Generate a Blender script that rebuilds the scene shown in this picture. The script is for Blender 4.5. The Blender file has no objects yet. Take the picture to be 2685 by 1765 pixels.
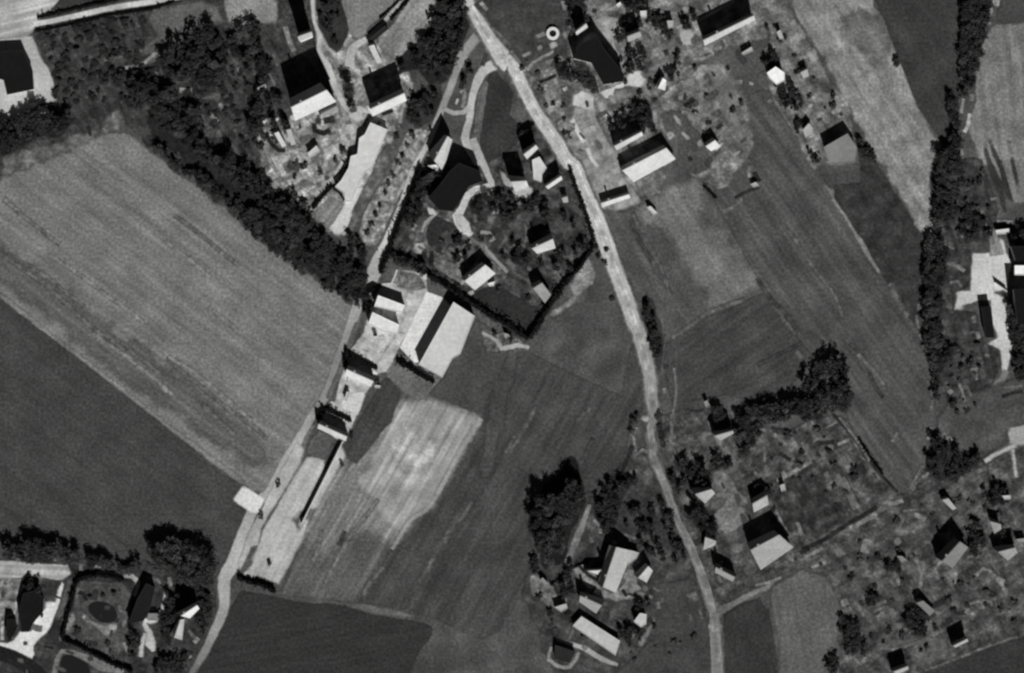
import bpy, bmesh, math, random
import numpy as np
from mathutils import Vector, geometry, noise as mnoise
rnd = random.Random(11)
C = bpy.context.scene.collection
sc = bpy.context.scene

# ---------------------------------------------------------------- camera, sky, sun, exposure
S = 0.16                       # metres per survey unit
ALT = 1500.0
cam = bpy.data.objects.new('camera', bpy.data.cameras.new('camera')); C.objects.link(cam)
cam.location = (0, 0, ALT); cam.rotation_euler = (0, 0, 0)
cam.data.sensor_width = 36; cam.data.lens = 36*ALT/(2685*S)
cam.data.clip_start = 10; cam.data.clip_end = 9000
sc.camera = cam
EL = math.radians(28)
sh = Vector((-0.27, 0.963)).normalized()          # the way shadows fall on the ground
sunv = Vector((-sh.x*math.cos(EL), -sh.y*math.cos(EL), math.sin(EL)))
w = bpy.data.worlds.new('World'); sc.world = w; w.use_nodes = True
nt = w.node_tree; bg = nt.nodes['Background']
sky = nt.nodes.new('ShaderNodeTexSky'); sky.sky_type = 'NISHITA'; sky.sun_disc = False
sky.sun_elevation = EL; sky.sun_rotation = math.atan2(sunv.x, sunv.y); sky.air_density = 0.2; sky.dust_density = 0.05
bw = nt.nodes.new('ShaderNodeRGBToBW')
nt.links.new(sky.outputs[0], bw.inputs[0]); nt.links.new(bw.outputs[0], bg.inputs[0])
bg.inputs[1].default_value = 0.05
sl = bpy.data.lights.new('sun', 'SUN'); sl.energy = 5.0; sl.angle = math.radians(0.6); sl.color = (1, 0.995, 0.985)
sun = bpy.data.objects.new('sun', sl); C.objects.link(sun); sun.location = (150, -500, 400)
sun.rotation_euler = (-sunv).to_track_quat('-Z', 'Y').to_euler()
sc.view_settings.view_transform = 'Standard'; sc.view_settings.look = 'None'
sc.view_settings.exposure = 0.64; sc.view_settings.gamma = 1; sc.view_settings.use_curve_mapping = False
sc.cycles.transparent_max_bounces = 48; sc.cycles.max_bounces = 4
sc.cycles.filter_width = 2.5

KK = 1.15                      # picture brightness per unit of albedo on level sunlit ground
def lin(g):
    v = max(g, 1)/255
    return v/12.92 if v < 0.04045 else ((v+0.055)/1.055)**2.4
def alb(g, f=1.0): return min(0.86, max(0.012, lin(g)/(KK*f)))

# ---------------------------------------------------------------- coordinates of the plan
OX = [0, 660, 1320, 1985]; OY = [0, 435, 870, 1305]
def P(t, x, y):
    if t == 'O': sx, sy = x*1.1282, y*1.1282
    elif t == 'V': sx, sy = 1573+x/2.0378, 997+y/2.0378
    elif t == 'R': sx, sy = 734+x/1.9888, 262+y/1.9888
    elif t == 'Q': sx, sy = 900+x*0.3387, 300+y*0.3387
    else: sx, sy = OX[int(t[1])]+x/3.4, OY[int(t[0])]+y/3.4
    return Vector(((sx-1342.5)*S, -(sy-882.5)*S))
def L(s):
    """'00 10,20 30,40 01 5,6' -> plan points; a token without a comma names the survey tile"""
    t, out = 'O', []
    for k in s.split():
        if ',' in k:
            x, y = k.split(','); out.append(P(t, float(x), float(y)))
        else: t = k
    return out

# ---------------------------------------------------------------- materials
def new_mat(name):
    m = bpy.data.materials.new(name); m.use_nodes = True
    b = m.node_tree.nodes['Principled BSDF']; b.inputs['Roughness'].default_value = 0.95
    b.inputs['Specular IOR Level'].default_value = 0.0
    return m, m.node_tree, b
def N(nt, typ, **kw):
    n = nt.nodes.new(typ)
    for k, v in kw.items(): setattr(n, k, v)
    return n
def math_(nt, op, a, b=None, c=None, clamp=False):
    n = N(nt, 'ShaderNodeMath', operation=op, use_clamp=clamp)
    for i, v in enumerate((a, b, c)):
        if v is None: continue
        if isinstance(v, (int, float)): n.inputs[i].default_value = v
        else: nt.links.new(v, n.inputs[i])
    return n.outputs[0]
_gm = {}
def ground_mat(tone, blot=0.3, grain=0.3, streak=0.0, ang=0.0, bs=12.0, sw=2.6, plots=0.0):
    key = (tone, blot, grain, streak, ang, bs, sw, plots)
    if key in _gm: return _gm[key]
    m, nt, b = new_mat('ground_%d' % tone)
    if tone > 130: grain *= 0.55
    base = alb(tone)
    tc = N(nt, 'ShaderNodeNewGeometry')
    pos = tc.outputs['Position']
    def nz(scale, detail, mul=None, rot=0.0):
        mp = N(nt, 'ShaderNodeMapping', vector_type='TEXTURE')
        mp.inputs['Rotation'].default_value = (0, 0, rot)
        mp.inputs['Scale'].default_value = mul or (1, 1, 1)
        nt.links.new(pos, mp.inputs[0])
        n = N(nt, 'ShaderNodeTexNoise'); n.inputs['Scale'].default_value = scale; n.inputs['Detail'].default_value = detail
        nt.links.new(mp.outputs[0], n.inputs['Vector'])
        return math_(nt, 'MULTIPLY', math_(nt, 'SUBTRACT', n.outputs[0], 0.5), 2.0)
    tot = math_(nt, 'MULTIPLY', nz(1.0/bs, 7), blot*3.1)
    tot = math_(nt, 'ADD', tot, math_(nt, 'MULTIPLY', nz(0.85, 3), grain*2.9))
    if streak:
        # plan angle: degrees clockwise from the east, as read off the photograph
        r = -math.radians(ang)
        st = nz(1.0, 3, (45.0, sw, 1), r)
        tot = math_(nt, 'ADD', tot, math_(nt, 'MULTIPLY', st, streak*2.2))
    if plots:                                  # beds and rows laid out square to each other
        r = -math.radians(ang)
        for k, (ln_, wd_) in enumerate(((9.0, 1.9), (11.0, 2.6))):
            tot = math_(nt, 'ADD', tot, math_(nt, 'MULTIPLY', nz(1.0, 2, (ln_, wd_, 1), r+k*1.5708), plots*1.5))
    at = N(nt, 'ShaderNodeAttribute', attribute_name='tone')
    f = math_(nt, 'EXPONENT', tot)
    v = math_(nt, 'MULTIPLY', f, base)
    v = math_(nt, 'MULTIPLY', v, at.outputs['Fac'])
    v = math_(nt, 'MINIMUM', v, 0.85)
    cb = N(nt, 'ShaderNodeCombineColor')
    for i in range(3): nt.links.new(v, cb.inputs[i])
    nt.links.new(cb.outputs[0], b.inputs['Base Color'])
    fa = N(nt, 'ShaderNodeAttribute', attribute_name='fade')
    en = math_(nt, 'MULTIPLY', nz(0.4, 3), 0.3)
    a = math_(nt, 'ADD', fa.outputs['Fac'], en)
    mr = N(nt, 'ShaderNodeMapRange', interpolation_type='SMOOTHSTEP'); nt.links.new(a, mr.inputs[0])
    mr.inputs[1].default_value = 0.12; mr.inputs[2].default_value = 0.88
    # full inside, gone at the rim
    edge = math_(nt, 'MULTIPLY', fa.outputs['Fac'], 5.0, clamp=True)
    full = math_(nt, 'GREATER_THAN', fa.outputs['Fac'], 0.999)
    al = math_(nt, 'MAXIMUM', math_(nt, 'MULTIPLY', mr.outputs[0], edge), full)
    tr = N(nt, 'ShaderNodeBsdfTransparent'); mx = N(nt, 'ShaderNodeMixShader')
    nt.links.new(al, mx.inputs[0]); nt.links.new(tr.outputs[0], mx.inputs[1]); nt.links.new(b.outputs[0], mx.inputs[2])
    nt.links.new(mx.outputs[0], nt.nodes['Material Output'].inputs[0])
    _gm[key] = m
    return m
_pm = {}
def plain(kind, a, var=0.12, scale=1.5, stripe=0.0, rough=0.85, spec=0.1):
    a = round(a, 3); key = (kind, a, var, scale, stripe)
    if key in _pm: return _pm[key]
    m, nt, b = new_mat(kind)
    tc = N(nt, 'ShaderNodeTexCoord')
    n = N(nt, 'ShaderNodeTexNoise'); n.inputs['Scale'].default_value = scale; n.inputs['Detail'].default_value = 5
    nt.links.new(tc.outputs['Object'], n.inputs['Vector'])
    v = math_(nt, 'MULTIPLY', math_(nt, 'SUBTRACT', n.outputs[0], 0.5), var*4)
    n2 = N(nt, 'ShaderNodeTexNoise'); n2.inputs['Scale'].default_value = scale*0.13; n2.inputs['Detail'].default_value = 2
    nt.links.new(tc.outputs['Object'], n2.inputs['Vector'])
    v = math_(nt, 'ADD', v, math_(nt, 'MULTIPLY', math_(nt, 'SUBTRACT', n2.outputs[0], 0.5), var*3))
    v = math_(nt, 'MULTIPLY', math_(nt, 'EXPONENT', v), a)
    v = math_(nt, 'MINIMUM', v, 0.88)
    cb = N(nt, 'ShaderNodeCombineColor')
    for i in range(3): nt.links.new(v, cb.inputs[i])
    nt.links.new(cb.outputs[0], b.inputs['Base Color'])
    b.inputs['Roughness'].default_value = rough; b.inputs['Specular IOR Level'].default_value = spec if a > 0.06 or spec > 0.3 else 0.0
    _pm[key] = m
    return m
WALL = lambda: plain('plaster_wall', 0.42, 0.08, 1.0)
DARKROOF = 0.022

def props(o, label=None, cat=None, group=None, kind=None):
    if label: o['label'] = label
    if cat: o['category'] = cat
    if group: o['group'] = group
    if kind: o['kind'] = kind
    return o
def mesh_obj(name, me, mat=None, parent=None, loc=(0, 0, 0)):
    if mat and not me.materials: me.materials.append(mat)
    o = bpy.data.objects.new(name, me); C.objects.link(o); o.location = loc
    if parent: o.parent = parent
    return o
def from_bm(name, bm, mat=None, parent=None, loc=(0, 0, 0)):
    me = bpy.data.meshes.new(name); bm.normal_update(); bm.to_mesh(me); bm.free()
    return mesh_obj(name, me, mat, parent, loc)
def empty(name, loc):
    o = bpy.data.objects.new(name, None); C.objects.link(o); o.location = loc; o.empty_display_size = 1
    return o

# ---------------------------------------------------------------- ground sheets
HM = np.zeros((420, 620), 'i')              # how many sheets lie on each metre of ground already
def claim(mask): 
    lv = int(HM[mask].max())+1 if mask.any() else 1
    HM[mask] = lv; return 0.006*lv
def mask_poly(q):
    A = np.array([(p.x, p.y) for p in q]); B = np.roll(A, -1, 0)
    gx, gy = np.meshgrid(np.arange(620)-309.5, np.arange(420)-209.5); c = np.zeros(gx.shape, bool)
    for (x1, y1), (x2, y2) in zip(A, B):
        m = (y1 > gy) != (y2 > gy)
        c ^= m & (gx < (x2-x1)*(gy-y1)/((y2-y1) or 1e-9)+x1)
    return c
def dilate(c, n):
    c = c.copy()
    for _ in range(n):
        d = c.copy(); d[1:] |= c[:-1]; d[:-1] |= c[1:]; d[:, 1:] |= c[:, :-1]; d[:, :-1] |= c[:, 1:]; c = d
    return c
def mask_line(q):
    c = np.zeros(HM.shape, bool)
    for p, r in q:
        x, y = int(p.x+310), int(p.y+210); r = int(r+2)
        c[max(0, y-r):max(0, y+r+1), max(0, x-r):max(0, x+r+1)] = True
    return c
_lvl = [0]
def sheet(name, label, cat, tone, pts, feather=1.2, jit=0.35, **kw):
    _lvl[0] += 1
    if tone < 130: tone = round(tone*0.97+(11 if name in ('garden', 'rough_ground') else 7 if name == 'shade_toned_floor' else 6))
    area = sum(pts[i].x*pts[(i+1) % len(pts)].y-pts[(i+1) % len(pts)].x*pts[i].y for i in range(len(pts)))
    if area < 0: pts = pts[::-1]
    q = []
    for i in range(len(pts)):
        a, b = pts[i], pts[(i+1) % len(pts)]
        n = max(1, int((b-a).length/2.0))
        for k in range(n):
            p = a.lerp(b, k/n)
            d = mnoise.noise_vector(Vector((p.x*0.23, p.y*0.23, _lvl[0]*3.7)))
            q.append(Vector((p.x+d.x*jit*1.6, p.y+d.y*jit*1.6)))
    rim = mask_line([(p, feather*0.5+0.5) for p in q])
    z = claim(mask_poly(q) | rim)
    me = blanket(q, feather, z)
    o = mesh_obj(name, me, ground_mat(tone, **kw))
    return props(o, label, cat, kind='structure')
def blanket(q, feather, z):
    """one flat sheet inside the outline q whose 'fade' runs from 0 at the rim to 1 inside"""
    n = len(q); Q = np.array([(p.x, p.y) for p in q]); A = Q; B = np.roll(Q, -1, 0)
    E = np.roll(Q, -1, 0)-np.roll(Q, 1, 0); E /= np.maximum(1e-6, np.linalg.norm(E, axis=1))[:, None]
    nrm = np.stack([E[:, 1], -E[:, 0]], 1)
    outer = Q+nrm*feather*0.5
    co = [tuple(v) for v in outer]
    A, B = outer, np.roll(outer, -1, 0)
    def dist(pts):
        d = np.full(len(pts), 1e9)
        for k in range(0, len(pts), 256):
            p = pts[k:k+256, None, :]; ab = (B-A)[None]; ap = p-A[None]
            t = np.clip((ap*ab).sum(2)/np.maximum(1e-9, (ab*ab).sum(2)), 0, 1)
            d[k:k+256] = np.linalg.norm(ap-t[..., None]*ab, axis=2).min(1)
        return d
    def ins(pts):
        c = np.zeros(len(pts), bool)
        for (x1, y1), (x2, y2) in zip(A, B):
            m = (y1 > pts[:, 1]) != (y2 > pts[:, 1])
            if m.any(): c ^= m & (pts[:, 0] < (x2-x1)*(pts[:, 1]-y1)/((y2-y1) or 1e-9)+x1)
        return c
    extra = []
    for k in (0.35, 1.0):
        c = outer-nrm*feather*k; ok = ins(c) & (dist(c) > feather*k*0.75); extra.append(c[ok])
    x0, y0 = outer.min(0); x1, y1 = outer.max(0); st = max(4.0, (x1-x0)/40, (y1-y0)/40)
    gx, gy = np.meshgrid(np.arange(x0, x1, st), np.arange(y0, y1, st)); g = np.stack([gx.ravel()+0.137, gy.ravel()+0.211], 1)
    if len(g): extra.append(g[ins(g) & (dist(g) > feather*1.2)])
    for e in extra: co += [tuple(v) for v in e]
    vs, es, fs, *_ = geometry.delaunay_2d_cdt([Vector(c) for c in co], [], [list(range(n))], 1, 1e-4)
    V = np.array([(v.x, v.y) for v in vs]); fd = np.clip(dist(V)/feather, 0, 1)
    fd[fd > 0.93] = 1
    me = bpy.data.meshes.new('sheet')
    out = []
    for f in fs:
        a_, b_, c_ = (V[i] for i in f)
        ar = (b_[0]-a_[0])*(c_[1]-a_[1])-(b_[1]-a_[1])*(c_[0]-a_[0])
        if abs(ar) > 1e-7: out.append(list(f) if ar > 0 else list(f)[::-1])
    me.from_pydata([(x, y, z) for x, y in V], [], out)
    at = me.attributes.new('fade', 'FLOAT', 'POINT'); at.data.foreach_set('value', fd.astype('f'))
    at = me.attributes.new('tone', 'FLOAT', 'POINT'); at.data.foreach_set('value', np.ones(len(V), 'f'))
    return me
def strip_geo(bm, tone, pts, wid, feather, tones):
    fl = bm.verts.layers.float['fade']; tl = bm.verts.layers.float['tone']
    if not isinstance(wid, (list, tuple)): wid = [wid]*len(pts)
    tones = tones or [tone]*len(pts)
    q = []
    for i in range(len(pts)-1):
        a, b = pts[i], pts[i+1]; n = max(1, int((b-a).length/2.5))
        p0 = pts[i-1] if i else a*2-b; p3 = pts[i+2] if i+2 < len(pts) else b*2-a
        for k in range(n+(1 if i == len(pts)-2 else 0)):
            t = k/n
            p = 0.5*((2*a)+(b-p0)*t+(2*p0-5*a+4*b-p3)*t*t+(3*a-p0-3*b+p3)*t**3)
            q.append((p, wid[i]*(1-t)+wid[i+1]*t, lin(tones[i])*(1-t)+lin(tones[i+1])*t))
    z = claim(mask_line([(p, wd*S/2+feather) for p, wd, tn in q]))
    rows = []
    for i, (p, wd, tn) in enumerate(q):
        e = (q[min(i+1, len(q)-1)][0]-q[max(i-1, 0)][0]).normalized(); s = Vector((e.y, -e.x))
        h = wd*S/2*(1+0.10*mnoise.noise(Vector((p.x*0.15, p.y*0.15, 3))))
        r = []
        for off, fd in ((-h-feather/2, 0), (-max(0.05, h-feather/2), 1), (max(0.05, h-feather/2), 1), (h+feather/2, 0)):
            v = bm.verts.new((p.x+s.x*off, p.y+s.y*off, z)); v[fl] = fd; v[tl] = tn/lin(tone); r.append(v)
        rows.append(r)
    for a, b in zip(rows, rows[1:]):
        for k in range(3):
            f = bm.faces.new((a[k], a[k+1], b[k+1], b[k])); f.normal_update()
            if f.normal.z < 0: f.normal_flip()
def strip(name, label, cat, tone, pts, wid, feather=0.7, tones=None, **kw):
    """a road or path: wid in plan units (one or one per point)"""
    bm = bmesh.new(); bm.verts.layers.float.new('fade'); bm.verts.layers.float.new('tone')
    strip_geo(bm, tone, pts, wid, feather, tones)
    return props(from_bm(name, bm, ground_mat(tone, **kw)), label, cat, kind='structure')
def traces(label, items, feather=1.0, name='garden_paths', cat='garden paths'):
    """the faint paths, edges and beds of one neighbourhood, as one sheet: (tone, width, points)"""
    bm = bmesh.new(); bm.verts.layers.float.new('fade'); bm.verts.layers.float.new('tone')
    for tn, wd, pts in items:
        p = L(pts)
        if len(p) > 1: strip_geo(bm, 100, p, wd*0.9+2, feather, [tn]*len(p))
    return props(from_bm(name, bm, ground_mat(100, 0.45, 0.3, bs=3)), label, cat, kind='structure')

# ---------------------------------------------------------------- the ground
def base_ground():
    bm = bmesh.new(); tl = bm.verts.layers.float.new('tone'); fl = bm.verts.layers.float.new('fade')
    n = 24; R = 3500
    g = [[bm.verts.new((-R+2*R*i/n, -R+2*R*j/n, 0)) for j in range(n+1)] for i in range(n+1)]
    for v in bm.verts: v[tl] = 1; v[fl] = 1
    for i in range(n):
        for j in range(n): bm.faces.new((g[i][j], g[i+1][j], g[i+1][j+1], g[i][j+1]))
    props(from_bm('ground', bm, ground_mat(74, 0.35, 0.3)), 'rough grass and soil between the fields, roads and gardens', 'ground', kind='structure')
base_ground()
G = sheet
# fields
G('field', 'large pale ploughed field on the left, running down to the track', 'field', 108,
  L('O -40,430 0,415 60,385 150,345 250,310 290,305 330,340 400,390 480,450 540,495 590,550 650,590 720,640 790,690 825,715 838,735 820,790 780,850 735,955 690,1040 640,1110 610,1150 580,1140 550,1115 400,1000 250,880 120,780 0,680 -40,650'),
  streak=0.28, ang=37, blot=0.15, grain=0.3, sw=3.5, jit=1.0, feather=1.6)
G('field', 'darker furrowed band inside the large pale field, parallel to its lower edge', 'field', 88,
  L('O -40,545 0,560 120,650 260,760 420,880 560,990 640,1060 612,1095 580,1085 400,965 230,835 100,730 0,650 -40,625'), streak=0.42, ang=37, blot=0.12, sw=3.0, feather=7, jit=2.5)
G('verge', 'thin pale grass margin on the lower edge of the large pale field', 'verge', 118, L('10 0,1080 21'.replace('21','') + ' O 6,684 120,774 250,872 400,992 560,1110 572,1118 558,1124 400,1004 250,884 120,786 0,694'), blot=0.3, feather=1.2, jit=0.3)
G('field', 'dark field at the lower left, below the large pale field', 'field', 61,
  L('O -40,660 0,695 120,788 250,888 400,1007 545,1122 548,1150 560,1180 588,1203 560,1255 520,1320 500,1400 400,1330 0,1330 -40,1330'), blot=0.16, grain=0.32, streak=0.15, ang=37, feather=1.0)
G('field', 'very dark field at the bottom, left of centre', 'field', 46,
  L('31 -90,810 0,850 200,880 450,940 700,950 950,990 1200,1060 1500,1110 1620,1150 1600,1230 1530,1330 1450,1450 1380,1600 1300,1800 -600,1800 -430,1450 -250,1100'), blot=0.1, grain=0.3, streak=0.2, ang=-10)
G('verge', 'pale curved grass margin above the very dark bottom field', 'verge', 92,
  L('31 250,880 650,900 850,930 1000,945 1400,1030 1650,1105 1660,1130 1400,1065 1100,1040 900,985 650,930 300,900'), blot=0.5, feather=2.0)
G('field', 'long dark field between the bright bare soil and the main road', 'field', 63,
  L('21 2100,350 2350,100 31 2080,-200 32 0,-1400 1050,-900 22 1150,60 1210,300 1250,520 1240,700 1130,900 1080,1150 950,1290 800,1420 250,1564 32 200,200 270,500 170,850 31 2380,900 2200,1190 2050,1270 1700,1110 1400,1000 950,930 1150,620 1500,60 1700,-250 2080,-750'),
  streak=0.34, ang=-60, blot=0.2, sw=2.8, feather=1.4)
G('field', 'streaky grey field below the bright bare soil', 'field', 84,
  L('21 820,1100 1250,560 2060,740 1600,1560 31 1400,200 1100,650 900,930 640,905 250,870 330,700 430,400 540,150 700,-250'), streak=0.42, ang=-61, blot=0.2, sw=2.8, feather=2.0)
G('bare_soil', 'pale bare soil below the broad long shed and slab, fading to the lower left', 'bare soil', 118,
  L('21 1300,600 1600,590 1830,680 2055,745 1800,1180 1600,1560 31 1480,130 1390,300 1250,380 1000,300 820,420 640,560 470,400 600,-100 21 830,1150 1080,1000 1200,800 1320,620'), streak=0.55, ang=-60, blot=0.25, feather=9, jit=1.2, sw=2.2, bs=16)
G('bare_soil', 'brighter part of the bare soil', 'bare soil', 146, L('21 1340,620 1600,600 1830,690 2050,750 1865,1080 1610,1560 31 1440,160 1300,290 1180,220 1060,20 940,-140 21 1000,1250 1150,980 1260,760'), streak=0.42, ang=-60, blot=0.25, feather=5, jit=1, sw=2.0, bs=9)
G('bare_soil', 'brightest middle of the bare soil', 'bare soil', 168, L('21 1380,860 1500,880 1680,960 1700,1080 1600,1170 1480,1240 1300,1200 1240,1080 1300,940'), blot=0.4, streak=0.35, ang=-60, feather=9, jit=2, sw=2, bs=6)
strip('bare_soil', 'thin bright rim along the right edge of the bare soil', 'bare soil', 142, L('21 2040,770 1850,1080 1600,1540 31 1420,200 1250,460'), [16, 14, 10, 9, 7], feather=2.0, blot=0.3)
G('field', 'narrow dark plot beside the yards of the pale sheds', 'field', 58, L('21 1200,400 1310,470 1330,540 1240,800 1060,1020 940,1180 800,1100 850,960 950,800 1050,650 1130,480'), streak=0.25, ang=-62, blot=0.15, feather=1.5)
G('field', 'rough grey plot under the lower end of the broad long shed', 'field', 96, L('21 1230,130 1700,420 1560,560 1480,620 1330,520 1200,400 1180,300'), blot=0.35, feather=1.5)
G('field', 'dark plot to the right of the broad long shed', 'field', 66, L('11 2000,1350 2130,1450 2250,1564 21 2280,230 2100,600 2050,740 1800,640 1580,560 1700,420 1860,150 1950,0'), blot=0.25, streak=0.1, ang=-60)
# right hand side
G('field', 'dark pasture right of the main road, above centre', 'field', 74,
  L('12 850,380 1100,410 1400,250 1700,90 1790,180 1930,400 2110,720 2330,1080 2150,1180 1500,1564 22 1450,130 1350,150 1290,0 12 1230,1300 1000,700'), streak=0.25, ang=58, blot=0.25, feather=1.6)
G('field', 'paler diagonal band in the pasture right of the main road', 'field', 104, L('12 1100,400 1450,230 1700,80 1800,230 1960,530 2240,960 2330,1080 2150,1170 1850,1300 1600,900 1450,600'), streak=0.2, ang=57, blot=0.25, feather=7, jit=2.5)
G('field', 'dark plot below the paler pasture band right of the main road', 'field', 62,
  L('12 2190,1190 2340,1120 13 300,1450 500,1700 23 480,260 300,480 100,620 22 2250,640 2000,560 1500,650 1430,300 1450,100 12 1500,1540 1850,1330'), streak=0.28, ang=-35, blot=0.22, feather=2)
G('field', 'long dark green field sweeping from the top houses to the lower right', 'field', 72,
  L('02 1950,1000 2300,800 03 130,820 340,1170 560,1490 13 560,60 700,290 900,600 1100,950 1350,1340 1500,1560 23 1560,350 1590,650 1580,900 1560,1080 1390,1420 1250,1440 1000,1150 850,950 800,720 860,480 740,200 500,0 13 330,1500 0,1000 12 2100,700 1800,160 1900,0'), streak=0.36, ang=56, blot=0.22, sw=3.2, feather=1.6)
G('verge', 'thin pale grass line along the upper edge of the long dark green field', 'verge', 112, L('13 540,60 600,160 640,200 690,190 690,280 760,380 900,590 940,650 1000,770 1110,960 1090,980 960,780 860,600 700,350 600,190'), blot=0.4, feather=1.0)
G('field', 'very dark triangular plot beside the pale strip field at the right', 'field', 50,
  L('03 850,1130 900,1200 1130,1560 13 1200,200 1490,640 1470,900 1500,1270 1440,1430 1350,1340 1110,950 950,680 700,290 680,170 930,150 930,0'), blot=0.4, bs=6, feather=1.8, ang=57, plots=0.25)
G('field', 'long pale strip field running down from the top right', 'field', 124,
  L('03 280,-40 1000,-40 1180,300 1300,560 1400,900 1530,1130 1650,1330 1590,1420 13 1540,0 1560,400 1600,560 1590,630 1510,645 1400,480 1200,130 1130,0 03 1100,1500 900,1100 750,850 600,520 480,350 350,150'), streak=0.28, ang=57, blot=0.3, feather=2.4, jit=1.2, bs=8)
G('field', 'grey streak within the upper part of the pale strip field', 'field', 96, L('03 800,100 1100,130 1220,330 1180,560 980,640 850,420 760,250'), blot=0.4, feather=8, jit=3, streak=0.2, ang=57)
G('field', 'dark field in the upper right corner beside the pale strip', 'field', 54,
  L('03 1030,-40 1850,-40 1830,200 1800,450 1800,800 1790,1100 1690,1330 1560,1130 1440,950 1370,800 1300,600 1200,350 1120,150'), blot=0.2, streak=0.12, ang=57, feather=1.6)
G('field', 'mown grey field in the far upper right with curving dark rows', 'field', 108,
  L('03 2090,230 2420,200 2420,1700 13 2420,330 2300,330 2200,200 2050,0 03 2000,1500 1950,1300 1880,1150 1950,900 1960,600 2000,420'), streak=0.3, ang=84, blot=0.3, feather=2, sw=3.4)
G('field', 'small dark plot at the very top right', 'field', 60, L('03 2190,-40 2420,-40 2420,190 2190,215 2120,180'), blot=0.3)
for k, s in enumerate(('03 2050,1200 2100,1380 2180,1540 13 2250,300 2290,330 2220,100 03 2130,1350', '03 2220,1200 2260,1400 2290,1560 13 2340,330 2330,100 03 2280,1400 2250,1230', '03 2010,1270 2060,1500 13 2140,200 2200,420 2230,430 2180,150 03 2090,1450 2030,1270', '13 2150,-60 2190,150 2240,330 2260,330 2220,120 2180,-60')):
    G('furrow', 'dark curving furrow in the mown field, number %s from the field centre' % ('one', 'two', 'three', 'four')[k], 'furrow', 50, L(s), feather=1.6)
# wood belt and surroundings upper left
G('rough_ground', 'dark rough ground of the overgrown belt at the upper left', 'rough ground', 47,
  L('00 310,230 480,200 1000,90 1500,-30 2380,-30 01 500,-30 560,250 600,500 750,820 700,900 400,1080 200,1200 100,1564 11 150,500 500,800 880,1000 1000,1100 930,1250 820,1150 700,1050 500,900 200,660 10 2360,600 2200,480 2100,350 1960,260 1700,50 00 1600,1564 1300,1260 1130,1120 1050,1100 900,1190 650,1300 400,1420 0,1564 -80,1564 -80,1080 300,1010 520,900 480,700 350,400'), blot=0.42, grain=0.4, bs=7, streak=0.25, ang=60, feather=2.5, jit=1.5, plots=0.50)
G('meadow', 'grey meadow clearing among the dark trees at the upper left', 'meadow', 86,
  L('00 1350,80 1600,40 1800,10 1950,80 2000,180 1800,260 1680,330 1500,520 1400,570 1300,560 1280,430 1400,300 1330,200'), blot=0.25, feather=2.5, jit=1.2)
G('meadow', 'pale meadow at the top edge left of the dark shed row', 'meadow', 128, L('00 1990,0 2100,-20 2380,-20 01 230,-20 220,210 100,200 0,160 00 2250,180 2110,250 2040,200'), blot=0.25, feather=2)
G('shade_toned_floor', 'floor with painted shade below the belt of trees beside the pale field', 'woodland floor', 29,  # near-black tone paints the shade under the trees into the ground
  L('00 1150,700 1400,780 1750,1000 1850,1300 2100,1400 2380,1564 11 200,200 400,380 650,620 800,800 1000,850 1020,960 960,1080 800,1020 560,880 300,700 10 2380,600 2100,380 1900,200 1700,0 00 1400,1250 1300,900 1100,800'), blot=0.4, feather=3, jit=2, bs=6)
G('shade_toned_floor', 'floor with painted shade below the trees around the upper left clearing', 'woodland floor', 30, L('00 1480,560 1700,320 1850,230 1960,300 2000,600 1800,760 1600,680 1400,620'), blot=0.4, feather=3, jit=2)  # tree shade painted into the floor tone
G('shade_toned_floor', 'floor with painted shade below the trees at the left edge under the pale yard', 'woodland floor', 28, L('00 -40,1090 150,1080 350,980 600,1010 700,1080 600,1160 300,1250 100,1350 -40,1370'), blot=0.4, feather=3, jit=2)  # floor darkened to stand in for shade between the trees
G('grass_patch', 'mottled grass at the upper tip of the large pale field', 'grass', 88, L('00 0,1420 200,1330 600,1220 900,1140 1060,1000 1130,1110 900,1230 500,1380 100,1564 0,1564'), blot=0.6, feather=3, bs=5, jit=2)
# upper left pale lot
G('lot', 'pale striped lot in the upper left corner', 'lot', 158, L('00 -60,-40 550,-40 440,110 330,180 320,230 280,290 230,330 0,345 -60,350'), streak=0.5, ang=-14, blot=0.2, sw=2.2)
G('grass_patch', 'dark grass wedge at the top edge above the pale lane', 'grass', 50, L('00 550,-30 1200,-30 900,60 600,130 330,190 440,110'), streak=0.4, ang=-12, blot=0.3)
G('yard', 'pale yard around the black-roofed building at the left edge', 'yard', 168,
  L('00 -60,350 230,330 290,330 350,480 440,640 478,740 485,820 500,910 350,930 300,990 210,1010 130,1070 50,1070 -60,1000'), blot=0.18, feather=1.4)
strip('lane', 'narrow pale lane along the top of the overgrown belt', 'lane', 178, L('00 300,215 480,185 730,130 1000,70 1350,15 1600,-30'), [15, 13, 14, 15, 15, 14], blot=0.3)
# village top middle
G('garden', 'mottled pale garden ground around the two tall dark houses at the top', 'garden', 118,
  L('01 560,-20 880,200 900,350 1050,330 1250,450 1400,650 1450,800 1350,1000 1250,1300 1150,1564 11 1000,300 850,620 700,600 500,380 300,250 100,150 01 100,1400 20,1080 350,1050 720,900 700,600 600,480 560,300'), blot=0.85, bs=4.8, grain=0.35, feather=2, jit=1.2, ang=-30, plots=0.42)
G('field', 'dark strip of pasture at the top edge, left of the pale stubble', 'field', 45, L('01 570,-30 780,-30 850,130 870,260 850,330 760,480 700,430 600,260'), blot=0.25, feather=1.5)
G('field', 'grey stubble plot at the top edge', 'field', 112, L('01 790,-30 1340,-30 1250,100 1040,230 1000,330 900,350 870,220 830,120'), blot=0.2, feather=1.2)
G('field', 'pale stubble plot at the top with worn lines', 'field', 128, L('01 1430,-30 1665,-30 1620,130 1640,230 1560,280 1520,420 1400,430 1330,500 1200,480 1130,420 1130,330 1240,240'), blot=0.3, streak=0.3, ang=-55, feather=1.2)
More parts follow.
